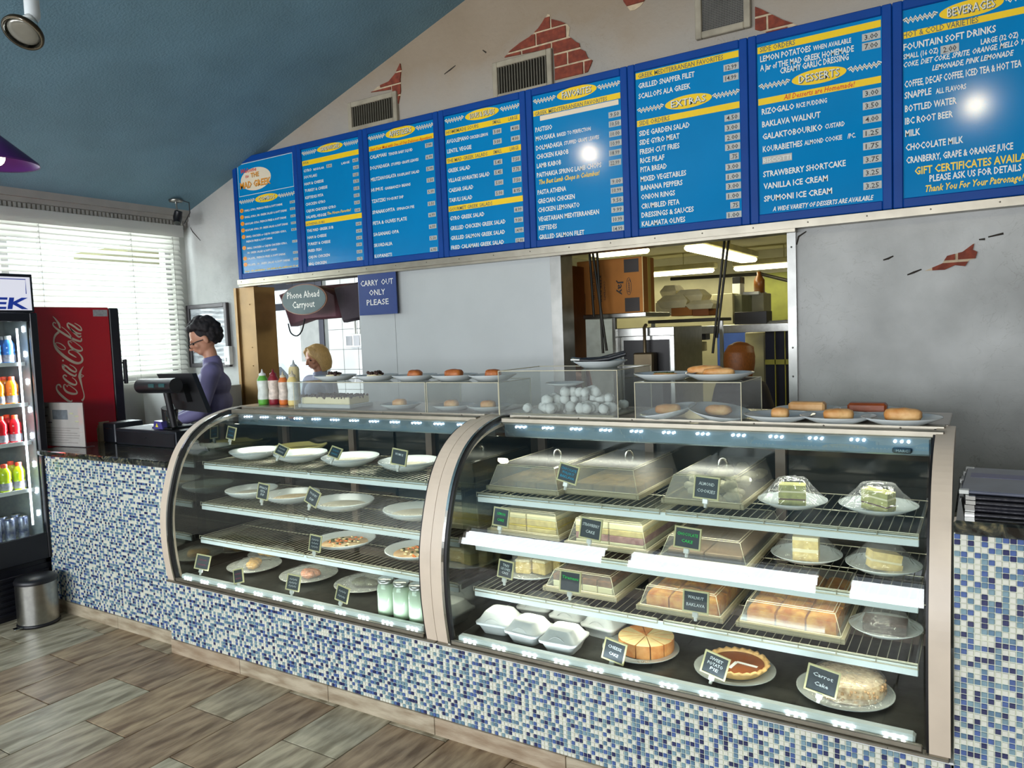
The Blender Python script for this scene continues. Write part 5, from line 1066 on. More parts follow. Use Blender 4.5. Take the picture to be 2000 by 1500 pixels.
m.box(-Wf, -Wf+.06, -.03, 0, .34, zh0-.005, bev=.004); m.box(gx, 0, -.03, 0, .34, zh0-.005, bev=.004); m.box(-Wf+.06, gx, -.03, 0, .34, zg0, bev=.004); m.box(-Wf+.06, gx, -.03, 0, zg1, zh0-.005, bev=.004); d = m.build('door', FB, t)
m = MB(); m.box(-Wf+.06, gx, -.018, -.012, zg0, zg1); m.build('door_glass', GLASS, d)
m = MB(); m.box(-Wf+.03, P('x', FX, 59, 575).y-yf, -.008, 0, fz(606, 30), fz(541, 30)); 
m.build('lit_sign_panel', M('lit_sign_white', (222, 222, 232), .4, 0, .02, em=.55), t)
m = MB(); rz_ = P('x', FX, 52, 570); xe = rz_.y-yf; z1 = fz(603, 20); z2 = fz(580, 20)
txt(m, 'GREEK', (-.56, z1), (xe, z1), (z2-z1)*.92, -.008, .001, .12, .03); zl_ = fz(545, 20)
stroke(m, [(-.60, zl_), (P('x', FX, 48, 545).y-yf, zl_), (P('x', FX, 50, 578).y-yf, z2+.02)], .005, -.008, .001); m.build('sign_lettering', M('sign_blue', (34, 70, 190), .4), t)
m = MB(); m.box(gx-.045, gx-.035, .05, .058, zg0+.05, zg1-.04); m.build('light_tube', LEDS, t)
m = MB(); m.box(-Wf+.04, -Wf+.045, .03, .66, .36, zg1); m.box(-.04, -.035, .03, .66, .36, zg1+.03); m.box(-Wf+.04, -.04, .655, .66, .36, zg1); m.build('liner', M('fridge_liner', (150, 158, 160), .3, .2), t)
for v in (643, 692, 746, 801, 852, 908, 960, 1004):
    p = P('x', FX-.06, 40+(v-640)*.07, v); m = MB()
    for q in (-1, 0, 1): m.sph((-.044, .07, p.z+q*.012), .0065, 6, 4)
    m.build('led_group', LEDM, t)
area('fridge_light', (gx-.05-.0, .10, 1.2), (0, PI/2, 0), 1.1, .05, 9, (.9, .93, 1), t)
shv = [P('x', FX-.12, 15, v).z for v in (712, 792, 868, 962)]+[zg0-.04]
m = MB()
for z in shv[:4]:
    for k in range(20): m.tube([(-Wf+.05+k*.03, .06, z), (-Wf+.05+k*.03, .62, z)], .002, 4)
    m.box(-Wf+.05, -.05, .06, .068, z-.012, z+.012)
m.box(-Wf+.05, -.05, .05, .64, zg0-.045, zg0-.038); tag(m.build('wire_shelf', WHITE, t), kind='stuff')
cols = [('blue', (70, 130, 200), 'pale blue'), ('orange', (240, 140, 20), 'orange'), ('red', (200, 30, 40), 'red'), ('lime', (186, 210, 20), 'lime green')]
for s in range(4):
    nm, cc, wd = cols[s]; first = None
    for k in range(4):
        for d_ in range(2):
            lx = -.105-k*.082; ly = .13+d_*.1; wp = (FX-ly, yf+lx, shv[s]+.004)
            lab = '%s drink bottle, %s row, %s the lit tube, %s shelf of the fridge' % (wd, ('front', 'back')[d_], ('next to', 'second from', 'third from', 'farthest from')[k], ('top', 'second', 'third', 'fourth')[s])
            if first is None:
                b = thing('drink_bottle', lab, 'bottle', wp, 0, '%s drinks in the fridge' % wd)
                m = MB(); m.lathe([(0, 0), (.030, 0), (.034, .008), (.034, .06), (.030, .07), (.034, .08), (.034, .12), (.022, .145), (.016, .152)], n=20); m.build('bottle_body', M('drink_'+nm, cc, .12, 0, .08), b)
                m = MB(); m.lathe([(.018, .150), (.019, .172), (0, .174)], n=16); m.build('cap', M('cap_orange', (224, 74, 36), .4) if s else WHITE, b); m = MB(); m.lathe([(.0346, .012), (.0346, .056)], n=20); m.build('label_band', M('drink_label', (150, 150, 160), .5, 0, .3, 50), b); first = b
            else: dup(first, wp, 0, lab)
first = None
for k in range(4):
    for d_ in range(2):
        wp = (FX-.13-d_*.09, yf-.105-k*.078, zg0-.037)
        if first is None:
            first = thing('drink_can', 'slim silver and blue can on the fridge floor, front row beside the lit tube', 'can', wp, 0, 'cans on the fridge floor'); m = MB(); m.lathe([(0, 0), (.026, 0), (.029, .006), (.029, .13), (.025, .142), (0, .142)], n=20); m.build('can_body', M('can_print', (80, 90, 140), .25, .6, .5, 30, col2=(190, 196, 206)), first); m = MB(); m.lathe([(.0255, .142), (.0255, .145), (.02, .143), (0, .143)], n=16); m.build('can_top', STEEL, first)
        else: dup(first, wp, 0, 'slim silver and blue can on the fridge floor, %s row, %s the lit tube' % (('front', 'back')[d_], ('beside', 'second from', 'third from', 'farthest from')[k]))
# ---- trash can
t = thing('pedal_bin', 'small round stainless pedal bin with black lid on the floor', 'trash can', (-1.155, -.115, .0)); m = MB(); m.lathe([(.110, .012), (.110, .262)], n=40); m.build('bin_body', STEEL, t)
m = MB(); m.lathe([(0, .002), (.114, .002), (.116, .012), (.112, .022), (.108, .022)], n=40); m.build('base_ring', BLACK, t)
m = MB(); m.lathe([(.113, .258), (.115, .272), (.105, .288), (.06, .298), (0, .301)], n=40); m.build('lid', BLACK, t)
m = MB(); m.box(.02, .06, -.145, -.10, .012, .018, bev=.002); m.build('pedal', CHROME, t); t.rotation_euler.z = -.15
m = MB(); blob(m, (0, 0, .004), (.014, .008, .004), .3, 3, 1, 8, 5); o = m.build('paper_scrap', WHITE); o.location = P('z', .002, 28, 1209); tag(o, 'tiny white scrap of paper on the floor by the fridge', 'litter')
# ---- menus on the right counter
LEA = M('black_menu_leather', (38, 38, 44), .35, 0, .2, 20, .3, 80); src = None
for k in range(6):
    dx, dy, a = ((.0, .0, .02), (.012, .008, -.04), (-.006, .0, .05), (.01, -.006, -.02), (.0, .006, .03), (-.004, .02, -.03))[k]
    loc = (3.755+dx, .235+dy, 1.081+k*.0115); lab = ('topmost bluish menu folder of the stack on the right counter' if k == 5 else ('bottom black menu folder of the stack on the right counter' if k == 0 else 'black menu folder within the stack, level %s from the counter' % ('', 'second', 'third', 'fourth', 'fifth')[k]))
    t = thing('menu_folder', lab, 'menu', loc, a, 'stack of menus on the right counter'); m = MB(); m.box(-.125, .125, -.19, .19, 0, .009, bev=.003); m.build('cover', LEA if k < 5 else M('blue_grey_menu', (92, 96, 110), .3, 0, .2, 8), t)
    for sx in (-1, 1):
        for sy in (-1, 1):
            m = MB(); m.box(min(sx*.128, sx*.105), max(sx*.128, sx*.105), min(sy*.193, sy*.17), max(sy*.193, sy*.17), -.0005, .0098); m.build('corner_guard', CLIP if k == 5 else STEEL, t)
    if k == 5: m = MB(); m.box(-.11, .11, .02, .09, .0088, .0094); m.build('cover_print', M('purple_print', (74, 72, 120), .35), t)
# ---- pendant, spots, camera dome
pc = CAM+ray(-6, 322)*3.4; PUR = M('purple_enamel', (70, 30, 96), .3, .2, .1); ztp = ceil_z(pc.x)
t = thing('pendant_lamp', 'purple conical pendant lamp with glowing bulb at the upper left', 'lamp', pc); m = MB(); m.lathe([(.018, .135), (.025, .13), (.165, .012), (.168, .0), (.163, .006), (.02, .122)], n=40); m.build('shade', PUR, t)
m = MB(); m.sph((0, 0, .035), (.034, .034, .04), 16, 10); m.build('bulb', M('warm_bulb', (255, 226, 190), .4, em=14), t); m = MB(); m.tube([(0, 0, .13), (0, 0, ztp-pc.z)], .004, 6); m.lathe([(.0, .13), (.022, .135), (.02, .17), (0, .18)], n=12); m.build('cord', DARK, t)
def spot(loc, tgt, label, lit=0, r=.062):
    loc = Vector(loc); t = thing('spotlight', label, 'spotlight', loc); d = (Vector(tgt)-loc).normalized(); R_ = d.to_track_quat('-Z', 'Y')
    m = MB(); m.lathe([(.0, .075), (.020, .070), (.026, .05), (.05, .02), (r, 0), (r, -.012), (r*.92, -.012)], n=32); o = m.build('reflector_housing', CHROME, t); o.rotation_mode = 'QUATERNION'; o.rotation_quaternion = R_
    m = MB(); m.lathe([(r*.9, -.010), (r*.99, -.013), (r*1.04, -.006), (r*1.0, .004)], n=32); o = m.build('rim', M('dark_bronze', (60, 50, 34), .35, .7), t); o.rotation_mode = 'QUATERNION'; o.rotation_quaternion = R_
    m = MB(); m.sph((0, 0, -.001), (r*.8, r*.8, .012), 20, 8); o = m.build('lens', M('lit_lens', (255, 238, 200), .3, em=300) if lit else M('dull_lens', (120, 118, 108), .15, .3), t); o.rotation_mode = 'QUATERNION'; o.rotation_quaternion = R_
    m = MB(); m.tube([(0, 0, 0), -d*.08, (-d.x*.08, -d.y*.08, ceil_z(loc.x)-loc.z)], [.022, .024, .014], 12); m.build('stem', WHITE, t); return t
s1 = CAM+ray(46, 62)*2.5; spot(s1, (s1.x+.5, s1.y-1.2, s1.z-1.9), 'silver ceiling spotlight at the top left corner, unlit')
spot((.70, -.43, 3.2), (1.5, 1.7, 2.6), 'lit ceiling spotlight above the left case, out of frame', 1, .05)
spot((3.63, -1.0, 3.2), (3.6, 1.7, 2.6), 'lit ceiling spotlight above the right case, out of frame', 1, .05)
p = P('y', 1.55, 343, 392); t = thing('security_camera', 'dark security camera on a round mount in the ceiling corner', 'camera', (p.x, 1.55, ceil_z(p.x))); m = MB(); m.lathe([(0, -.02), (.05, -.022), (.055, -.004), (.05, 0)], n=24); m.build('mount', STEEL, t)
m = MB(); m.tube([(0, 0, -.02), (.01, 0, -.09)], .008, 8); m.build('stem', STEEL, t); m = MB(); m.tube([(.03, 0, -.10), (.01, -.0, -.15), (0.03, -.02, -.20)], [.03, .036, .028], 12); m.build('camera_body', BLACK, t)
m = MB(); m.tube([(.05, 0, -.01), (.13, .03, -.04), (.12, .04, -.12), (.05, .03, -.2)], .004, 6); m.build('cable', DARK, t)
# ================================================================== SIGNS AT THE LEFT OPENING
NAVY = M('navy_sign', (20, 52, 116), .4, 0, .04, 4)
x0, x1, z0, z1 = B(698, 531, 776, 612, YW-.055); t = thing('carry_out_sign', 'square navy sign reading CARRY OUT ONLY PLEASE', 'sign', ((x0+x1)/2, YW-.05, z0)); w_ = (x1-x0)/2; h = z1-z0
m = MB(); m.box(-w_, w_, -.004, .004, 0, h); m.build('board', NAVY, t); m = MB()
for s, f, q in (('CARRY  OUT', .86, .66), ('ONLY', .42, .44), ('PLEASE', .58, .22)): txt(m, s, (-w_*f, h*q), (w_*f, h*q), h*.125, -.004, .001, 0, .006)
m.build('lettering', LW, t)
p = P('y', YW-.04, 594, 585); a = P('y', YW-.04, 550, 588).x; b_ = P('y', YW-.04, 638, 580).x; r = (b_-a)/2; rv = r*.48
t = thing('oval_sign', 'oval slate sign reading Phone Ahead Carryout hung on wires', 'sign', (p.x, YW-.04, p.z)); m = MB(); m.prism([(r*math.cos(k*PI/20), rv*math.sin(k*PI/20)) for k in range(40)], -.004, .006); m.build('rim', M('copper_rim', (120, 76, 50), .4), t)
m = MB(); m.prism([(r*.96*math.cos(k*PI/20), rv*.94*math.sin(k*PI/20)) for k in range(40)], -.007, -.003); m.build('face', M('slate_green', (74, 92, 92), .5), t)
m = MB(); txt(m, 'Phone Ahead', (-r*.72, rv*.12), (r*.70, rv*.12), rv*.42, -.007, .001, 0, .01); txt(m, 'Carryout', (-r*.5, -rv*.52), (r*.48, -rv*.52), rv*.42, -.007, .001, 0, .01); m.build('lettering', LW, t)
m = MB(); m.tube([(-r*.5, 0, rv*.8), (-r*.5, 0, MZ0-.06-p.z)], .0015, 4); m.tube([(r*.5, 0, rv*.8), (r*.5, 0, MZ0-.06-p.z)], .0015, 4); m.build('hanging_wire', DARK, t)
# insulated delivery bags hanging behind
BAG = M('maroon_bag_fabric', (96, 58, 66), .7, 0, .2, 6, .6, 30); BAG2 = M('charcoal_bag_fabric', (52, 42, 50), .7, 0, .2, 6, .6, 30)
def bag(poly, y, d, mt, lab):
    pts = [(P('y', y, *q).x, P('y', y, *q).z) for q in poly]; cx = sum(p[0] for p in pts)/len(pts); zt = max(p[1] for p in pts)
    t = thing('delivery_bag', lab, 'bag', (cx, y, zt)); n = len(pts); R = []; cz = sum(p[1] for p in pts)/n
    for yy, s in ((0, .9), (.02, 1), (d-.02, 1), (d, .9)): R.append([(cx+(p[0]-cx)*s-cx, yy, cz+(p[1]-cz)*s-zt) for p in pts])
    m = MB(); m.loft(R, True, True); m.build('bag_body', mt, t); return t, cx, zt
t, cx, zt = bag([(541, 576), (575, 562), (612, 558), (640, 565), (658, 575), (662, 620), (600, 625), (564, 638), (553, 605)], 1.98, .12, BAG, 'maroon delivery bag with drooping strap behind the oval sign')
a = [P('y', 1.98, *q) for q in ((563, 632), (568, 650), (580, 656), (590, 645), (595, 622))]; m = MB(); m.tube([(q.x-cx, 0, q.z-zt) for q in spline([tuple(q) for q in a], 4)], .006, 6); m.build('strap', DARK, t)
t, _, _ = bag([(600, 560), (690, 552), (700, 575), (668, 618), (604, 622)], 2.10, .14, BAG, 'second maroon delivery bag behind the first')
t, _, _ = bag([(650, 562), (698, 550), (706, 556), (706, 622), (668, 630), (660, 600)], 1.96, .08, BAG2, 'charcoal delivery bag beside the carry out sign')
m = MB(); p = P('y', 2.0, 560, 552); q = P('y', 2.0, 715, 540); m.tube([(p.x, 2.0, 2.12), (q.x, 2.0, 2.12)], .012, 8); o = m.build('hanging_rail', STEEL); tag(o, 'steel rail the delivery bags hang from', 'rail')
# ================================================================== SERVICE ROOM BEHIND THE LEFT OPENING
KW = M('kitchen_wall_white', (150, 146, 118), .5, 0, .08, 4); YS = 3.3
XW0 = P('y', YS, 503, 650).x; XW1 = P('y', YS, 634, 650).x; ZW1 = 2.28; ZW0 = .95
mb = MB(); mb.box(-4.2, XW0, YS, YS+.12, 0, 2.6); mb.box(XW0, XW1, YS, YS+.12, 0, ZW0); mb.box(XW0, XW1, YS, YS+.12, ZW1, 2.6); mb.box(XW1, -.86, YS, YS+.12, 0, 2.6)
ws = struct(mb.build('wall_service', M('service_grout', (120, 124, 122), .8)))
# big white wall tiles
WT = M('white_wall_tile', (214, 218, 216), .12, 0, .04, 3)
for i in range(5):
    for j in range(12):
        x = XW1+.06+i*.205; z = .1+j*.205; m = MB(); m.box(x+.002, min(x+.203, -.86), YS-.008, YS, z+.002, z+.203, bev=.002); m.build('wall_tile', WT, ws)
DF = M('dark_window_frame', (34, 36, 52), .5)
mb = MB(); 
for (a, b_, c_, d_) in ((XW0, XW0+.06, ZW0, ZW1), (XW1-.07, XW1, ZW0, 2.02), (XW0, XW1, 1.98, 2.05), (XW0, XW1, ZW0, ZW0+.04), (XW0, XW1, 2.20, ZW1)): mb.box(a, b_, YS-.01, YS+.08, c_, d_)
wd = struct(mb.build('window_2', DF)); m = MB(); m.box(XW0, XW1, YS+.04, YS+.046, ZW0, ZW1); m.build('pane', GLASS, wd)
x0, x1, z0, z1 = B(671, 653, 705, 678, YS-.10); t = thing('thermostat_box', 'white two-window electrical box on the tiled wall', 'electrical box', ((x0+x1)/2, YS-.03, z0)); w_ = (x1-x0)/2; h = z1-z0
m = MB(); m.box(-w_, w_, -.06, 0.02, 0, h, bev=.004); m.build('case', WHITE, t); m = MB(); m.box(-w_*.8, -w_*.1, -.063, -.06, h*.15, h*.85); m.box(w_*.1, w_*.8, -.063, -.06, h*.12, h*.88); m.build('dark_window', M('box_window', (70, 78, 80), .2), t); m = MB(); m.tube([(0, -.02, h), (0, -.02, h+.2)], .012, 8); m.build('conduit', WHITE, t)
struct(MB().box(-4.2, 5.3, YS+.0 if False else 1.9, 7.6, 2.56, 2.62).build('ceiling_kitchen', M('kitchen_ceiling', (178, 168, 118), .8, 0, .05, 3)))
mb = MB(); mb.box(-.86, -.76, YS, 7.5, 0, 2.56); struct(mb.build('wall_partition', KW))
mb = MB(); mb.box(-.86, 5.3, 7.5, 7.6, 0, 2.56); struct(mb.build('wall_kitchen', KW)); mb = MB(); mb.box(5.0, 5.1, 1.9, 7.5, 0, 2.56); struct(mb.build('wall_kitchen_right', KW))
# outside: low building, car
mb = MB(); mb.box(-12, -7.5, 12, 14, -.2, 3.2); o = mb.build('far_building', M('pale_brick_far', (186, 178, 170), .8, 0, .1, 6)); tag(o, 'pale low building far outside the service window', 'building')
cp = P('y', 8.5, 566, 735); t = thing('car', 'white car parked outside the service window', 'car', (cp.x-.6, 8.5, -.2)); CW = M('car_white', (224, 226, 228), .25)
m = MB(); m.prism([(-2.0, .3), (-2.0, .8), (-1.4, .9), (-.9, 1.35), (.4, 1.4), (1.0, .95), (1.7, .85), (1.9, .6), (1.85, .3)], 0, 1.6); m.build('body', CW, t); m = MB(); m.prism([(-1.2, .92), (-.8, 1.28), (.35, 1.32), (.8, .95)], -.01, .02); m.build('side_window', M('car_glass', (40, 46, 54), .1), t)
for x in (-1.3, 1.25): m = MB(); m.prism([(x+.32*math.cos(k*PI/12), .32+.32*math.sin(k*PI/12)) for k in range(24)], -.03, .18); m.build('wheel', DARK, t)
# ================================================================== KITCHEN BEHIND THE RIGHT OPENING
TUBE = M('fluorescent_tube', (255, 250, 214), .4, em=7); DIFF = M('fluorescent_diffuser', (255, 248, 196), .4, em=5); HOUS = M('fixture_housing', (196, 188, 140), .5)
def fixture(name, x0, x1, y0, y1, z, lab, mt, pw):
    t = thing('fluorescent_light', lab, 'ceiling light', ((x0+x1)/2, (y0+y1)/2, z)); a = (x1-x0)/2; b_ = (y1-y0)/2
    m = MB(); m.box(-a, a, -b_, b_, .05, .12, bev=.01)
    for q in (-.6, .6): m.tube([(a*q, 0, .11), (a*q, 0, 2.56-z)], .006, 5)
    m.build('housing', HOUS, t); m = MB(); m.box(-a*.96, a*.96, -b_*.96, b_*.96, 0, .055, bev=.02); m.build('diffuser', mt, t)
    area('fluorescent_glow', (0, 0, -.01), (0, 0, 0), 2*a, 2*b_, pw, (1, .93, .62), t)
zf = P('y', 4.4, 1335, 492).z; e = P('z', zf, 1420, 517); xf = P('z', zf, 1340, 492).x; fixture('f', xf, xf+.2, 4.3, min(e.y, 6.8), zf, 'long box ceiling light running away into the kitchen', DIFF, 22)
zf1 = zf; e = P('y', 4.9, 1268, 488); fixture('f', e.x-.35, e.x+.2, 4.2, 4.45, zf+.02, 'short ceiling light above the carton', DIFF, 14)
p = P('y', 7.0, 1278, 540); q = P('y', 7.0, 1398, 531); zz = (p.z+q.z)/2; fixture('f', P('y', 7.0, 1104, 540).x, q.x, 6.95, 7.1, zz, 'long bright tube light along the far kitchen wall', TUBE, 16)
p = P('y', 7.0, 1432, 530); q = P('y', 7.0, 1556, 520); fixture('f', p.x, q.x, 6.95, 7.1, (p.z+q.z)/2, 'bright tube light at the far right of the kitchen', TUBE, 12)
fixture('f', 3.5, 3.7, 3.2, 4.4, 2.40, 'added unseen fill light at the right of the kitchen behind the plaster wall', DIFF, 9)  # fixture added out of view as fill light for the kitchen
def kbox(name, label, cat, rect, y, d, mat, part='body', bev=.004, fl=0):
    x0, x1, z0, z1 = B(*rect, y)
    if fl: z0 = .001
    t = thing(name, label, cat, ((x0+x1)/2, y, z0)); w_ = (x1-x0)/2; m = MB(); m.box(-w_, w_, 0, d, 0, z1-z0, bev=bev); m.build(part, mat, t); return t, w_, z1-z0
CARD = M('cardboard', (176, 112, 44), .75, 0, .1, 5); TAPE2 = M('packing_tape', (206, 176, 84), .3, 0, .05); INKB = M('carton_ink', (44, 36, 30), .6)
t, w_, h = kbox('cardboard_carton', 'big cardboard carton on the rack just inside the kitchen opening', 'box', (1126, 512, 1258, 614), 2.35, .20, CARD, 'carton')
m = MB(); m.box(-w_, w_, -.002, -.0003, 0, .004); m.box(w_*.98, w_*1.0, -.002, 0, 0, h); m.box(w_+.0003, w_+.0015, .08, .13, 0, h); m.build('packing_tape', TAPE2, t)
m = MB(); m.box(w_*.45, w_*.88, -.0015, 0, h*.74, h*.97); m.box(w_*.45, w_*.88, -.0015, 0, h*.06, h*.30)
def vtxt(m, s, x, z0, z1, cap, k=None): 
    txt(m, s, (x, z1), (x, z0), cap, 0, .0015, 0, .02, k)
vtxt(m, 'Jay', w_*.26, h*.36, h*.62, w_*.16); vtxt(m, 'CONTENTS', -w_*.18, h*.28, h*.62, w_*.05); vtxt(m, 'KEEP DRY', -w_*.30, h*.25, h*.72, w_*.06); vtxt(m, 'HANDLE WITH CARE', -w_*.5, h*.3, h*.8, w_*.05)
stroke(m, [(w_*.58+w_*.07*math.cos(k*PI/8), h*.5+h*.15*math.sin(k*PI/8)) for k in range(17)], .003, 0, .0015); vtxt(m, 'Convoy', w_*.56, h*.39, h*.62, w_*.07)
stroke(m, [(-w_*.86, h*.05), (-w_*.76, h*.05), (-w_*.76, h*.42), (-w_*.86, h*.42), (-w_*.86, h*.05)], .003, 0, .0015); tag(m.build('carton_print', INKB, t), kind='stuff')
# rack under the carton, hanging rods
x0, x1, z0, z1 = B(1126, 616, 1262, 624, 2.32); zr = z1; t = thing('steel_rack', 'steel rack shelf carrying the carton inside the kitchen', 'rack', ((x0+x1)/2, 2.32, 0)); cx = (x0+x1)/2
m = MB(); m.box(x0-cx, x1-cx, 0, .45, zr-.03, zr, bev=.004); m.build('rack_shelf', STEEL, t)
for u in (1133, 1196): xx = P('y', 2.32, u, 650).x-cx; m = MB(); m.box(xx, xx+.022, 0, .03, 0, zr-.03); m.build('rack_post', STEEL, t)
def rods(pairs, y, lab, r=.008):
    a = P('y', y, *pairs[0][0]); t = thing('hanging_rods', lab, 'rods', a); 
    for p_, q_ in pairs:
        p_ = P('y', y, *p_); q_ = P('y', y, *q_); p_ = p_+(p_-q_)*((2.555-p_.z)/(p_.z-q_.z)); m = MB(); m.tube([p_-a, q_-a], r, 8); m.build('rod', M('rod_dark_metal', (52, 50, 44), .5, .5), t)
rods([((1148, 440), (1160, 618)), ((1150, 440), (1185, 685)), ((1163, 440), (1178, 690))], 2.2, 'pair of dark rods hanging in front of the carton', .009)
rods([((1415, 470), (1392, 690)), ((1423, 470), (1400, 660))], 2.9, 'pair of dark rods hanging in the middle of the kitchen', .009)
# steel cabinet (holding oven) near the opening
t, w_, h = kbox('steel_oven', 'stainless open-fronted holding oven near the kitchen opening', 'oven', (1203, 642, 1324, 860), 2.36, .55, STEEL, 'casing', .004, 1)
m = MB(); m.box(-w_*.74, w_*.80, -.004, .0, h*.5, h*.95); m.build('dark_interior', M('oven_interior', (20, 16, 16), .5, 0, .3, 6), t)
m = MB(); m.box(-w_, w_, -.02, 0, h*.965, h, bev=.004); m.box(-w_, -w_*.80, -.02, 0, 0, h*.965, bev=.004); m.box(w_*.84, w_, -.02, 0, 0, h*.965, bev=.004); m.build('front_frame', STEEL, t)
m = MB(); m.tube([(.02, -.06, h*.88), (.02, -.06, h*1.0), (.02, -.03, h*1.01)], .012, 8); m.box(-.05, .09, -.10, -.02, h*.80, h*.90, bev=.01); m.build('hanging_ladle', M('dull_metal', (96, 84, 64), .4, .7), t)
# kitchen shelf with boxes and containers
ysh = 3.4; zs1 = P('y', ysh, 1330, 622).z
x0 = P('y', ysh, 1265, 620).x; x1 = P('y', ysh, 1400, 620).x
t = thing('wall_shelf', 'dark wire shelf stacked with takeout containers', 'shelf', ((x0+x1)/2, ysh, zs1-.03)); m = MB(); m.box(-(x1-x0)/2, (x1-x0)/2, 0, .4, 0, .025, bev=.003); m.build('shelf_board', M('dark_wire', (50, 46, 34), .5, .4), t)
for k in (-1, 1): m = MB(); m.box(k*(x1-x0)/2-.012, k*(x1-x0)/2+.012, .1, .13, -1.2, 0); m.build('shelf_leg', STEEL, t)
YF_ = M('yellowed_foam', (226, 216, 170), .6)
for rect, lab, mt in (((1280, 592, 1312, 615), 'short cream tub at the left end of the wire shelf', YF_), ((1310, 598, 1352, 616), 'flat tan carton at the left on the wire shelf', CARD), ((1352, 598, 1384, 616), 'flat tan carton at the right on the wire shelf', M('cardboard_dark', (140, 82, 34), .75))):
    kbox('takeout_carton', lab, 'box', rect, ysh+.05, .25, mt)
def foam2(rect, y, lab, rz=0):
    x0, x1, z0, z1 = B(*rect, y); t = thing('takeout_box', lab, 'takeout box', ((x0+x1)/2, y+.1, z0), rz); a = (x1-x0)/2; h = z1-z0; m = MB()
    R = [[(sx*a*q, sy*.12*q, z) for sx, sy in ((-1, -1), (1, -1), (1, 1), (-1, 1))] for q, z in ((.78, 0), (.98, h*.45), (1, h*.5), (.98, h*.56), (.62, h))]; m.loft(R, True, False); m.build('clamshell', YF_, t)
foam2((1284, 578, 1344, 600), ysh, 'broad cream clamshell box lying on the cartons'); foam2((1316, 567, 1374, 590), ysh+.05, 'cream clamshell box on top of the heap'); foam2((1340, 588, 1395, 602), ysh-.02, 'flat cream clamshell box at the right of the heap'); foam2((1290, 558, 1322, 582), ysh+.15, 'pale clamshell box behind the heap')
# machine shelf right
yk = 4.6; WC = M('appliance_cream', (196, 190, 150), .5, 0, .05)
kbox('white_appliance', 'boxy cream appliance on the long steel shelf', 'appliance', (1390, 575, 1432, 632), yk, .5, WC); kbox('storage_case', 'grey storage case beside the cream appliance', 'case', (1432, 576, 1450, 632), yk+.05, .5, M('grey_case', (120, 122, 92), .5))
kbox('radio', 'low black radio on the long steel shelf', 'radio', (1434, 610, 1498, 634), yk-.1, .2, BLACK); t, w_, h = kbox('wall_cabinet', 'white cabinet under the bottle shelf', 'cabinet', (1450, 574, 1492, 612), yk+.4, .3, KW); kbox('bottle_shelf', 'thin white shelf with a dark bottle', 'shelf', (1445, 571, 1482, 575), yk+.3, .3, WHITE)
x = P('y', yk+.4, 1483, 560); m = MB(); m.lathe([(0, 0), (.05, 0), (.05, .12), (.02, .17), (.02, .2), (0, .2)], n=16); o = m.build('brown_bottle', M('brown_bottle_glass', (128, 78, 30), .3)); o.location = (x.x, yk+.4, P('y', yk+.4, 1483, 572).z); tag(o, 'brown bottle standing at the right end of the bottle shelf', 'bottle')
x0, x1, z0, z1 = B(1340, 638, 1560, 646, yk-.2); t = thing('long_shelf', 'long steel shelf across the back of the kitchen', 'shelf', ((x0+x1)/2, yk-.2, z0)); w_ = (x1-x0)/2; m = MB(); m.box(-w_, w_, 0, .5, 0, z1-z0, bev=.003); m.build('shelf_board', STEEL, t)
for k in range(4): m = MB(); m.tube([(w_*.2, .02+.05*k, .05+.012*k), (w_, .02+.05*k, .06+.012*k)], .008, 6); m.build('rail', STEEL, t)
kbox('blue_panel', 'blue panel below the long steel shelf', 'panel', (1400, 648, 1458, 700), 5.6, .05, M('kitchen_blue', (40, 72, 150), .6), fl=1); kbox('cream_fridge', 'cream door post of the kitchen fridge', 'fridge', (1455, 650, 1494, 790), 5.2, .1, WC, fl=1)
t, w_, h = kbox('display_rack', 'tall dark rack with blue back at the right of the opening', 'rack', (1494, 648, 1556, 800), 5.0, .3, M('dark_blue_void', (22, 26, 50), .6), fl=1); 
m = MB(); m.box(-w_, w_, -.02, 0, h*.80, h*.83); m.box(-w_*.35, -w_*.30, -.02, 0, 0, h); m.box(w_*.3, w_*.35, -.02, 0, 0, h); m.build('rack_bars', M('yellow_bar', (170, 166, 70), .5), t)
kbox('green_panel', 'olive green wall panel at the right of the kitchen', 'panel', (1492, 534, 1556, 628), 7.44, .05, M('olive_green_paint', (104, 108, 40), .7)); kbox('cream_door', 'brown wooden door edge just inside the opening', 'door post', (1100, 517, 1107, 720), 2.05, .3, M('brown_wood', (120, 70, 24), .6, 0, .2, 6))
for rect, lab, mt in (((1352, 668, 1372, 686), 'cream cup stack under the long shelf', YF_), ((1355, 652, 1378, 664), 'black pan under the long shelf', BLACK), ((1430, 541, 1446, 554), 'black cap on a white tub high on the shelf', BLACK), ((1430, 554, 1446, 575), 'white tub high on the shelf', WHITE)):
    kbox('kitchen_tub', lab, 'container', rect, yk+.2, .15, mt)
m = MB(); p = P('y', 6.6, 1310, 545); q = P('y', 6.6, 1485, 535); m.tube([p, q, P('y', 6.3, 1556, 552)], .02, 8); o = m.build('ceiling_pipe', M('rod_dark_metal')); tag(o, 'dark pipe running under the kitchen lights', 'pipe')
kbox('white_board', 'tall white refrigerator door behind the man in the kitchen', 'fridge', (1110, 600, 1200, 760), 5.0, .1, M('cold_white', (150, 162, 182), .3), fl=1)
# prep counter behind the opening, below sight
t = thing('prep_counter', 'steel prep counter below the kitchen opening', 'counter', (2.1, 2.0, 0)); m = MB(); m.box(-.5, .9, 0, .25, .02, .95); m.build('cabinet', STEEL, t)
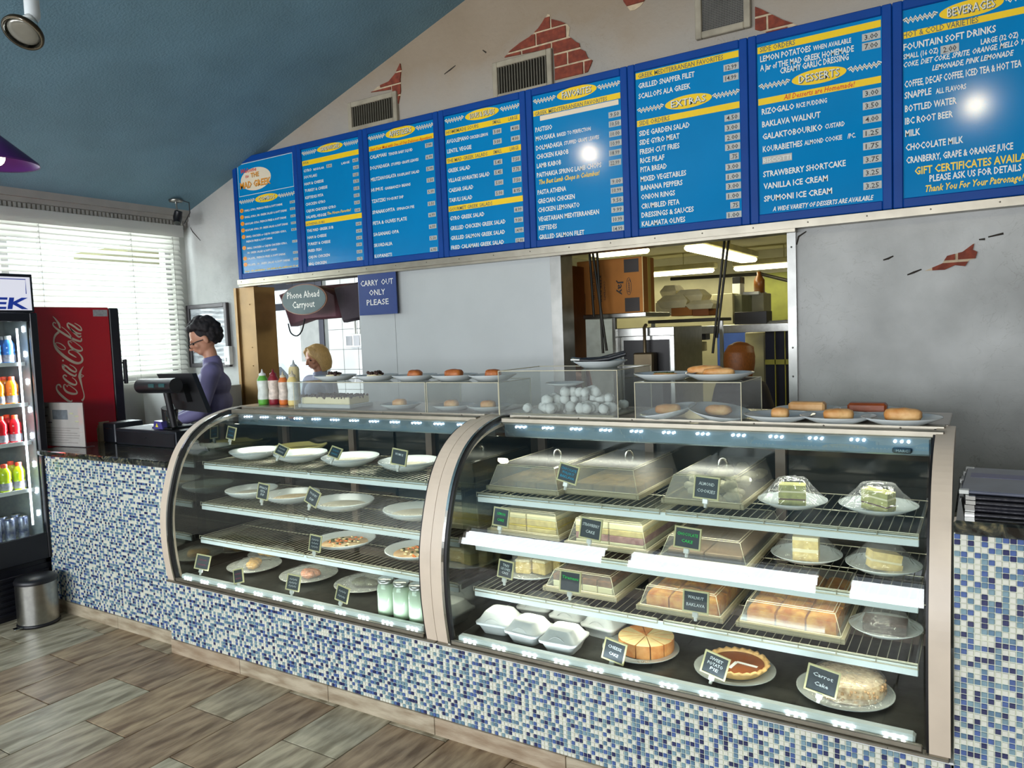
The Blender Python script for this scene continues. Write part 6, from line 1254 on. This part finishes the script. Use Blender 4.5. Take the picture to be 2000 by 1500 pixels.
# ================================================================== PEOPLE
SKIN = M('skin_warm', (188, 136, 108), .5, 0, .06, 12); SKIND = M('skin_tan', (150, 94, 62), .5, 0, .06, 12)
def caps(m, a, b, ra, rb, n=14):
    a = Vector(a); b = Vector(b); L = (b-a).length; d = (b-a)/L; pts = [a-d*ra*.9, a-d*ra*.5, a, a+(b-a)*.5, b, b+d*rb*.5, b+d*rb*.9]; m.tube(pts, [ra*.35, ra*.85, ra, (ra+rb)/2, rb, rb*.85, rb*.35], n)
def fuse(m, name, mat, parent, vox=.009, smooth=2):
    o = m.build(name, mat, parent); r = o.modifiers.new('fuse', 'REMESH'); r.mode = 'VOXEL'; r.voxel_size = vox; r.use_smooth_shade = True
    s = o.modifiers.new('soft', 'SMOOTH'); s.factor = .5; s.iterations = smooth; return o
def person(loc, rz, H, label, skin, shirt, pants, hair, hairfn, nod=0, turn=0, arms=None, female=False, glasses=False):
    k = H/1.75; t = thing('person', label, 'person', loc, rz); t.scale = (k, k, k)
    # frame: faces -Y, X to its left
    sh = .17 if female else .20; S = lambda x, y, z: Vector((x, y, z))
    m = MB(); legs = []
    for s in (-1, 1):
        caps(m, (s*.10, 0, .90), (s*.105, .0, .50), .082, .055); caps(m, (s*.105, 0, .50), (s*.105, .02, .10), .055, .036); caps(m, (s*.105, .02, .04), (s*.11, -.13, .03), .038, .03)
    caps(m, (-.07, 0, .95), (.07, 0, .95), .11, .11)
    for z, rx, ry in ((1.0, .15, .10), (1.1, .145, .10), (1.22, .155, .11), (1.34, .165, .105)): m.sph((0, 0, z), (rx, ry, .10), 20, 12)
    caps(m, (-sh+.02, .0, 1.42), (sh-.02, 0, 1.42), .058, .058); caps(m, (0, .01, 1.42), (0, -.005, 1.56), .055, .046)
    A = arms or {-1: ((-sh, 0, 1.40), (-.26, -.02, 1.14), (-.24, -.20, .98)), 1: ((sh, 0, 1.40), (.26, -.02, 1.14), (.24, -.20, .98))}
    hands = []
    for s in (-1, 1):
        a, b_, c_ = [Vector(q) for q in A[s]]; caps(m, a, b_, .05, .038); caps(m, b_, c_, .038, .026)
        d = (c_-b_).normalized(); sd = d.cross(S(0, 0, 1)).normalized(); up = sd.cross(d).normalized()
        pc = c_+d*.05; 
        for q in (-.022, 0, .022): caps(m, c_+sd*q*.6, pc+d*.035+sd*q, .016, .014, 8)
        for i, (q, L) in enumerate(((-.03, .055), (-.010, .070), (.011, .066), (.031, .050))):
            f0 = pc+d*.035+sd*q; f1 = f0+d*L*.5-up*.006; f2 = f1+d*L*.42-up*.022; caps(m, f0, f1, .0085, .008, 6); caps(m, f1, f2, .008, .0065, 6)
        th0 = c_+d*.02-sd*s*.02; th1 = th0-sd*s*.03+d*.03; caps(m, th0, th1, .012, .010, 6); caps(m, th1, th1+d*.028-up*.008, .010, .008, 6)
    # head
    Rm = Matrix.Translation((0, -.005, 1.57)) @ Matrix.Rotation(turn, 4, 'Z') @ Matrix.Rotation(nod, 4, 'X'); hd = MB()
    hd.sph((0, .012, .110), (.074, .092, .098), 24, 16); hd.sph((0, -.018, .055), (.058, .068, .072), 20, 14); caps(hd, (-.02, -.055, .015), (.02, -.055, .015), .026, .026, 10)
    hd.tube([(0, -.082, .098), (0, -.098, .075), (0, -.110, .056), (0, -.088, .046)], [.009, .012, .016, .008], 8); caps(hd, (-.035, -.078, .105), (.035, -.078, .105), .012, .012, 8)
    caps(hd, (-.016, -.083, .030), (.016, -.083, .030), .009, .009, 8)
    for s in (-1, 1): hd.sph((s*.078, .015, .075), (.010, .020, .032), 10, 8); hd.sph((s*.042, -.055, .062), (.022, .022, .022), 10, 8)
    caps(hd, (0, .004, -.01), (0, .0, .05), .036, .044, 12)
    hd.v = [tuple(Rm @ Vector(v)) for v in hd.v]; m.add(hd.v, hd.f, True)
    fuse(m, 'body', skin, t, .0075, 2)
    e = MB()
    for s in (-1, 1): e.sph(tuple(Rm @ Vector((s*.031, -.074, .082))), (.012, .008, .007), 10, 8)
    e.build('eyes', M('eye_dark', (40, 34, 34), .2), t)
    e = MB(); q0 = [Rm @ Vector(p) for p in ((-.022, -.093, .031), (0, -.096, .030), (.022, -.093, .031))]; e.tube(q0, [.002, .0045, .002], 6); e.build('lips', M('lips', (150, 84, 76), .5), t)
    m = MB()
    for z, rx, ry in ((.98, .175, .128), (1.08, .168, .125), (1.20, .178, .132), (1.32, .188, .128)): m.sph((0, 0, z), (rx, ry, .11), 20, 12)
    caps(m, (-sh+.01, 0, 1.415), (sh-.01, 0, 1.415), .068, .068); caps(m, (0, .012, 1.42), (0, .008, 1.485), .072, .066)
    for s in (-1, 1): a, b_, c_ = [Vector(q) for q in A[s]]; caps(m, a, b_, .062, .050); caps(m, b_, b_+(c_-b_)*.88, .050, .038)
    fuse(m, 'shirt', shirt, t, .0085, 3)
    m = MB(); m.lathe([(.060, 1.465), (.066, 1.50), (.060, 1.505)], (0, .008, 0), 20); m.build('collar', shirt, t)
    m = MB(); caps(m, (-.07, 0, .93), (.07, 0, .93), .125, .125)
    for s in (-1, 1): caps(m, (s*.10, 0, .90), (s*.105, .0, .50), .098, .072); caps(m, (s*.105, 0, .50), (s*.105, .02, .12), .072, .058)
    fuse(m, 'trousers', pants, t, .012, 2)
    m = MB()
    for s in (-1, 1): m.tube([(s*.105, .07, .035), (s*.105, 0, .045), (s*.11, -.10, .035), (s*.11, -.165, .025)], [.03, .045, .045, .02], 10)
    m.build('shoes', DARK, t)
    hm = MB(); hairfn(hm); hm.v = [tuple(Rm @ Vector(v)) for v in hm.v]; fuse(hm, 'hair', hair, t, .006, 5 if female else 0)
    if glasses:
        g = MB()
        for s in (-1, 1):
            g.tube([(s*.030+.024*math.cos(a), -.108, .082+.018*math.sin(a)) for a in [k_*PI/8 for k_ in range(17)]], .0025, 6); g.tube([(s*.054, -.106, .088), (s*.076, -.04, .088), (s*.082, .02, .078)], .0035, 6)
        g.tube([(-.008, -.108, .086), (.008, -.108, .086)], .0025, 6); g.v = [tuple(Rm @ Vector(v)) for v in g.v]; g.build('glasses', DARK, t)
    return t
def curly(m):
    r_ = random.Random(5); m.sph((0, .034, .130), (.086, .092, .090), 20, 14)
    for i in range(280):
        a = r_.uniform(0, 2*PI); b_ = r_.uniform(-1.05, 1.5); d = Vector((math.cos(a)*math.cos(b_), math.sin(a)*math.cos(b_), math.sin(b_)))
        if d.y < -.30 and d.z < .40: continue
        if d.y < .15 and d.z < -.05: continue
        p = Vector((0, .030, .125))+Vector((d.x*.096, d.y*.106, d.z*.108)); m.sph(p, r_.uniform(.012, .024), 8, 6)
def bob(m, drop=.10):
    m.sph((0, .026, .122), (.096, .102, .092), 24, 16)
    for i in range(34):
        a = -PI*.10+PI*1.20*i/33; x = .094*math.cos(a); y = .024+.098*math.sin(a); m.tube([(x*.35, y*.35, .192), (x*.78, y*.78, .168), (x*1.0, y*1.0, .12), (x*1.05, y*1.04, .05), (x*1.0, y*1.0, .0), (x*.86, y*.86, .02-drop*.75)], [.018, .022, .024, .024, .022, .014], 8)
    for s in (-1, 1):
        for k in range(4): q = k/3; m.tube([(s*.012, -.052+.02*q, .196), (s*(.058+.02*q), -.060+.03*q, .165), (s*(.086+.006*q), -.034+.03*q, .09), (s*.088, -.014+.03*q, .01)], [.014, .017, .018, .012], 8)
def crop_(m): m.sph((0, .028, .138), (.082, .088, .078), 20, 14); m.sph((0, .07, .09), (.07, .05, .06), 14, 10)
def face_to(x, y): return math.atan2(y, x)+PI/2          # turns -Y to the direction (x, y)
SHIRT = M('lilac_shirt', (108, 104, 142), .7, 0, .08, 5, .3, 14); JEANS = M('dark_trousers', (44, 46, 60), .8)
hp = P('y', 1.15, 410, 700)
person((hp.x+.01, 1.15, .0), face_to(-.62, -.78), 1.78, 'man with dark curly hair, glasses and a lilac shirt looking down at the till', SKIN, SHIRT, JEANS, M('dark_curly_hair', (26, 22, 24), .8, 0, .3, 60), curly, nod=.42, arms={-1: ((-.20, 0, 1.40), (-.25, -.08, 1.15), (-.16, -.30, 1.06)), 1: ((.20, 0, 1.40), (.25, -.08, 1.15), (.16, -.32, 1.06))}, glasses=True)
hp = P('y', 2.35, 622, 705); wz = P('y', 2.35, 622, 673).z
person((hp.x, 2.35, 0), face_to(-.12, -1.0), wz/1.775*1.75, 'blonde woman with a bob behind the bottles at the left opening', SKIN, M('grey_blue_blouse', (140, 150, 176), .7, 0, .1, 6), JEANS, M('blonde_hair', (190, 158, 104), .6, 0, .2, 40, stretch=(8, 8, 1)), lambda m: bob(m, .10), nod=.30, turn=-.15, female=True)
hp = P('y', 2.75, 1446, 700); wz = P('y', 2.75, 1446, 668).z
person((hp.x, 2.75, 0), face_to(.25, .95), wz/1.78*1.75, 'person with brown bobbed hair seen from behind in the kitchen', SKIND, M('dark_kitchen_shirt', (46, 40, 40), .8), JEANS, M('auburn_hair', (128, 72, 22), .55, 0, .3, 40, stretch=(9, 9, 1)), lambda m: bob(m, .13), nod=.05, female=True)
hp = P('y', 3.3, 1108, 690); wz = P('y', 3.3, 1112, 648).z
person((hp.x, 3.3, 0), face_to(.9, -.3), wz/1.78*1.75, 'dark-haired cook in a brown shirt partly hidden at the edge of the kitchen opening', SKIND, M('brown_shirt', (110, 58, 34), .8), JEANS, M('black_short_hair', (22, 20, 20), .8), crop_, nod=.1)
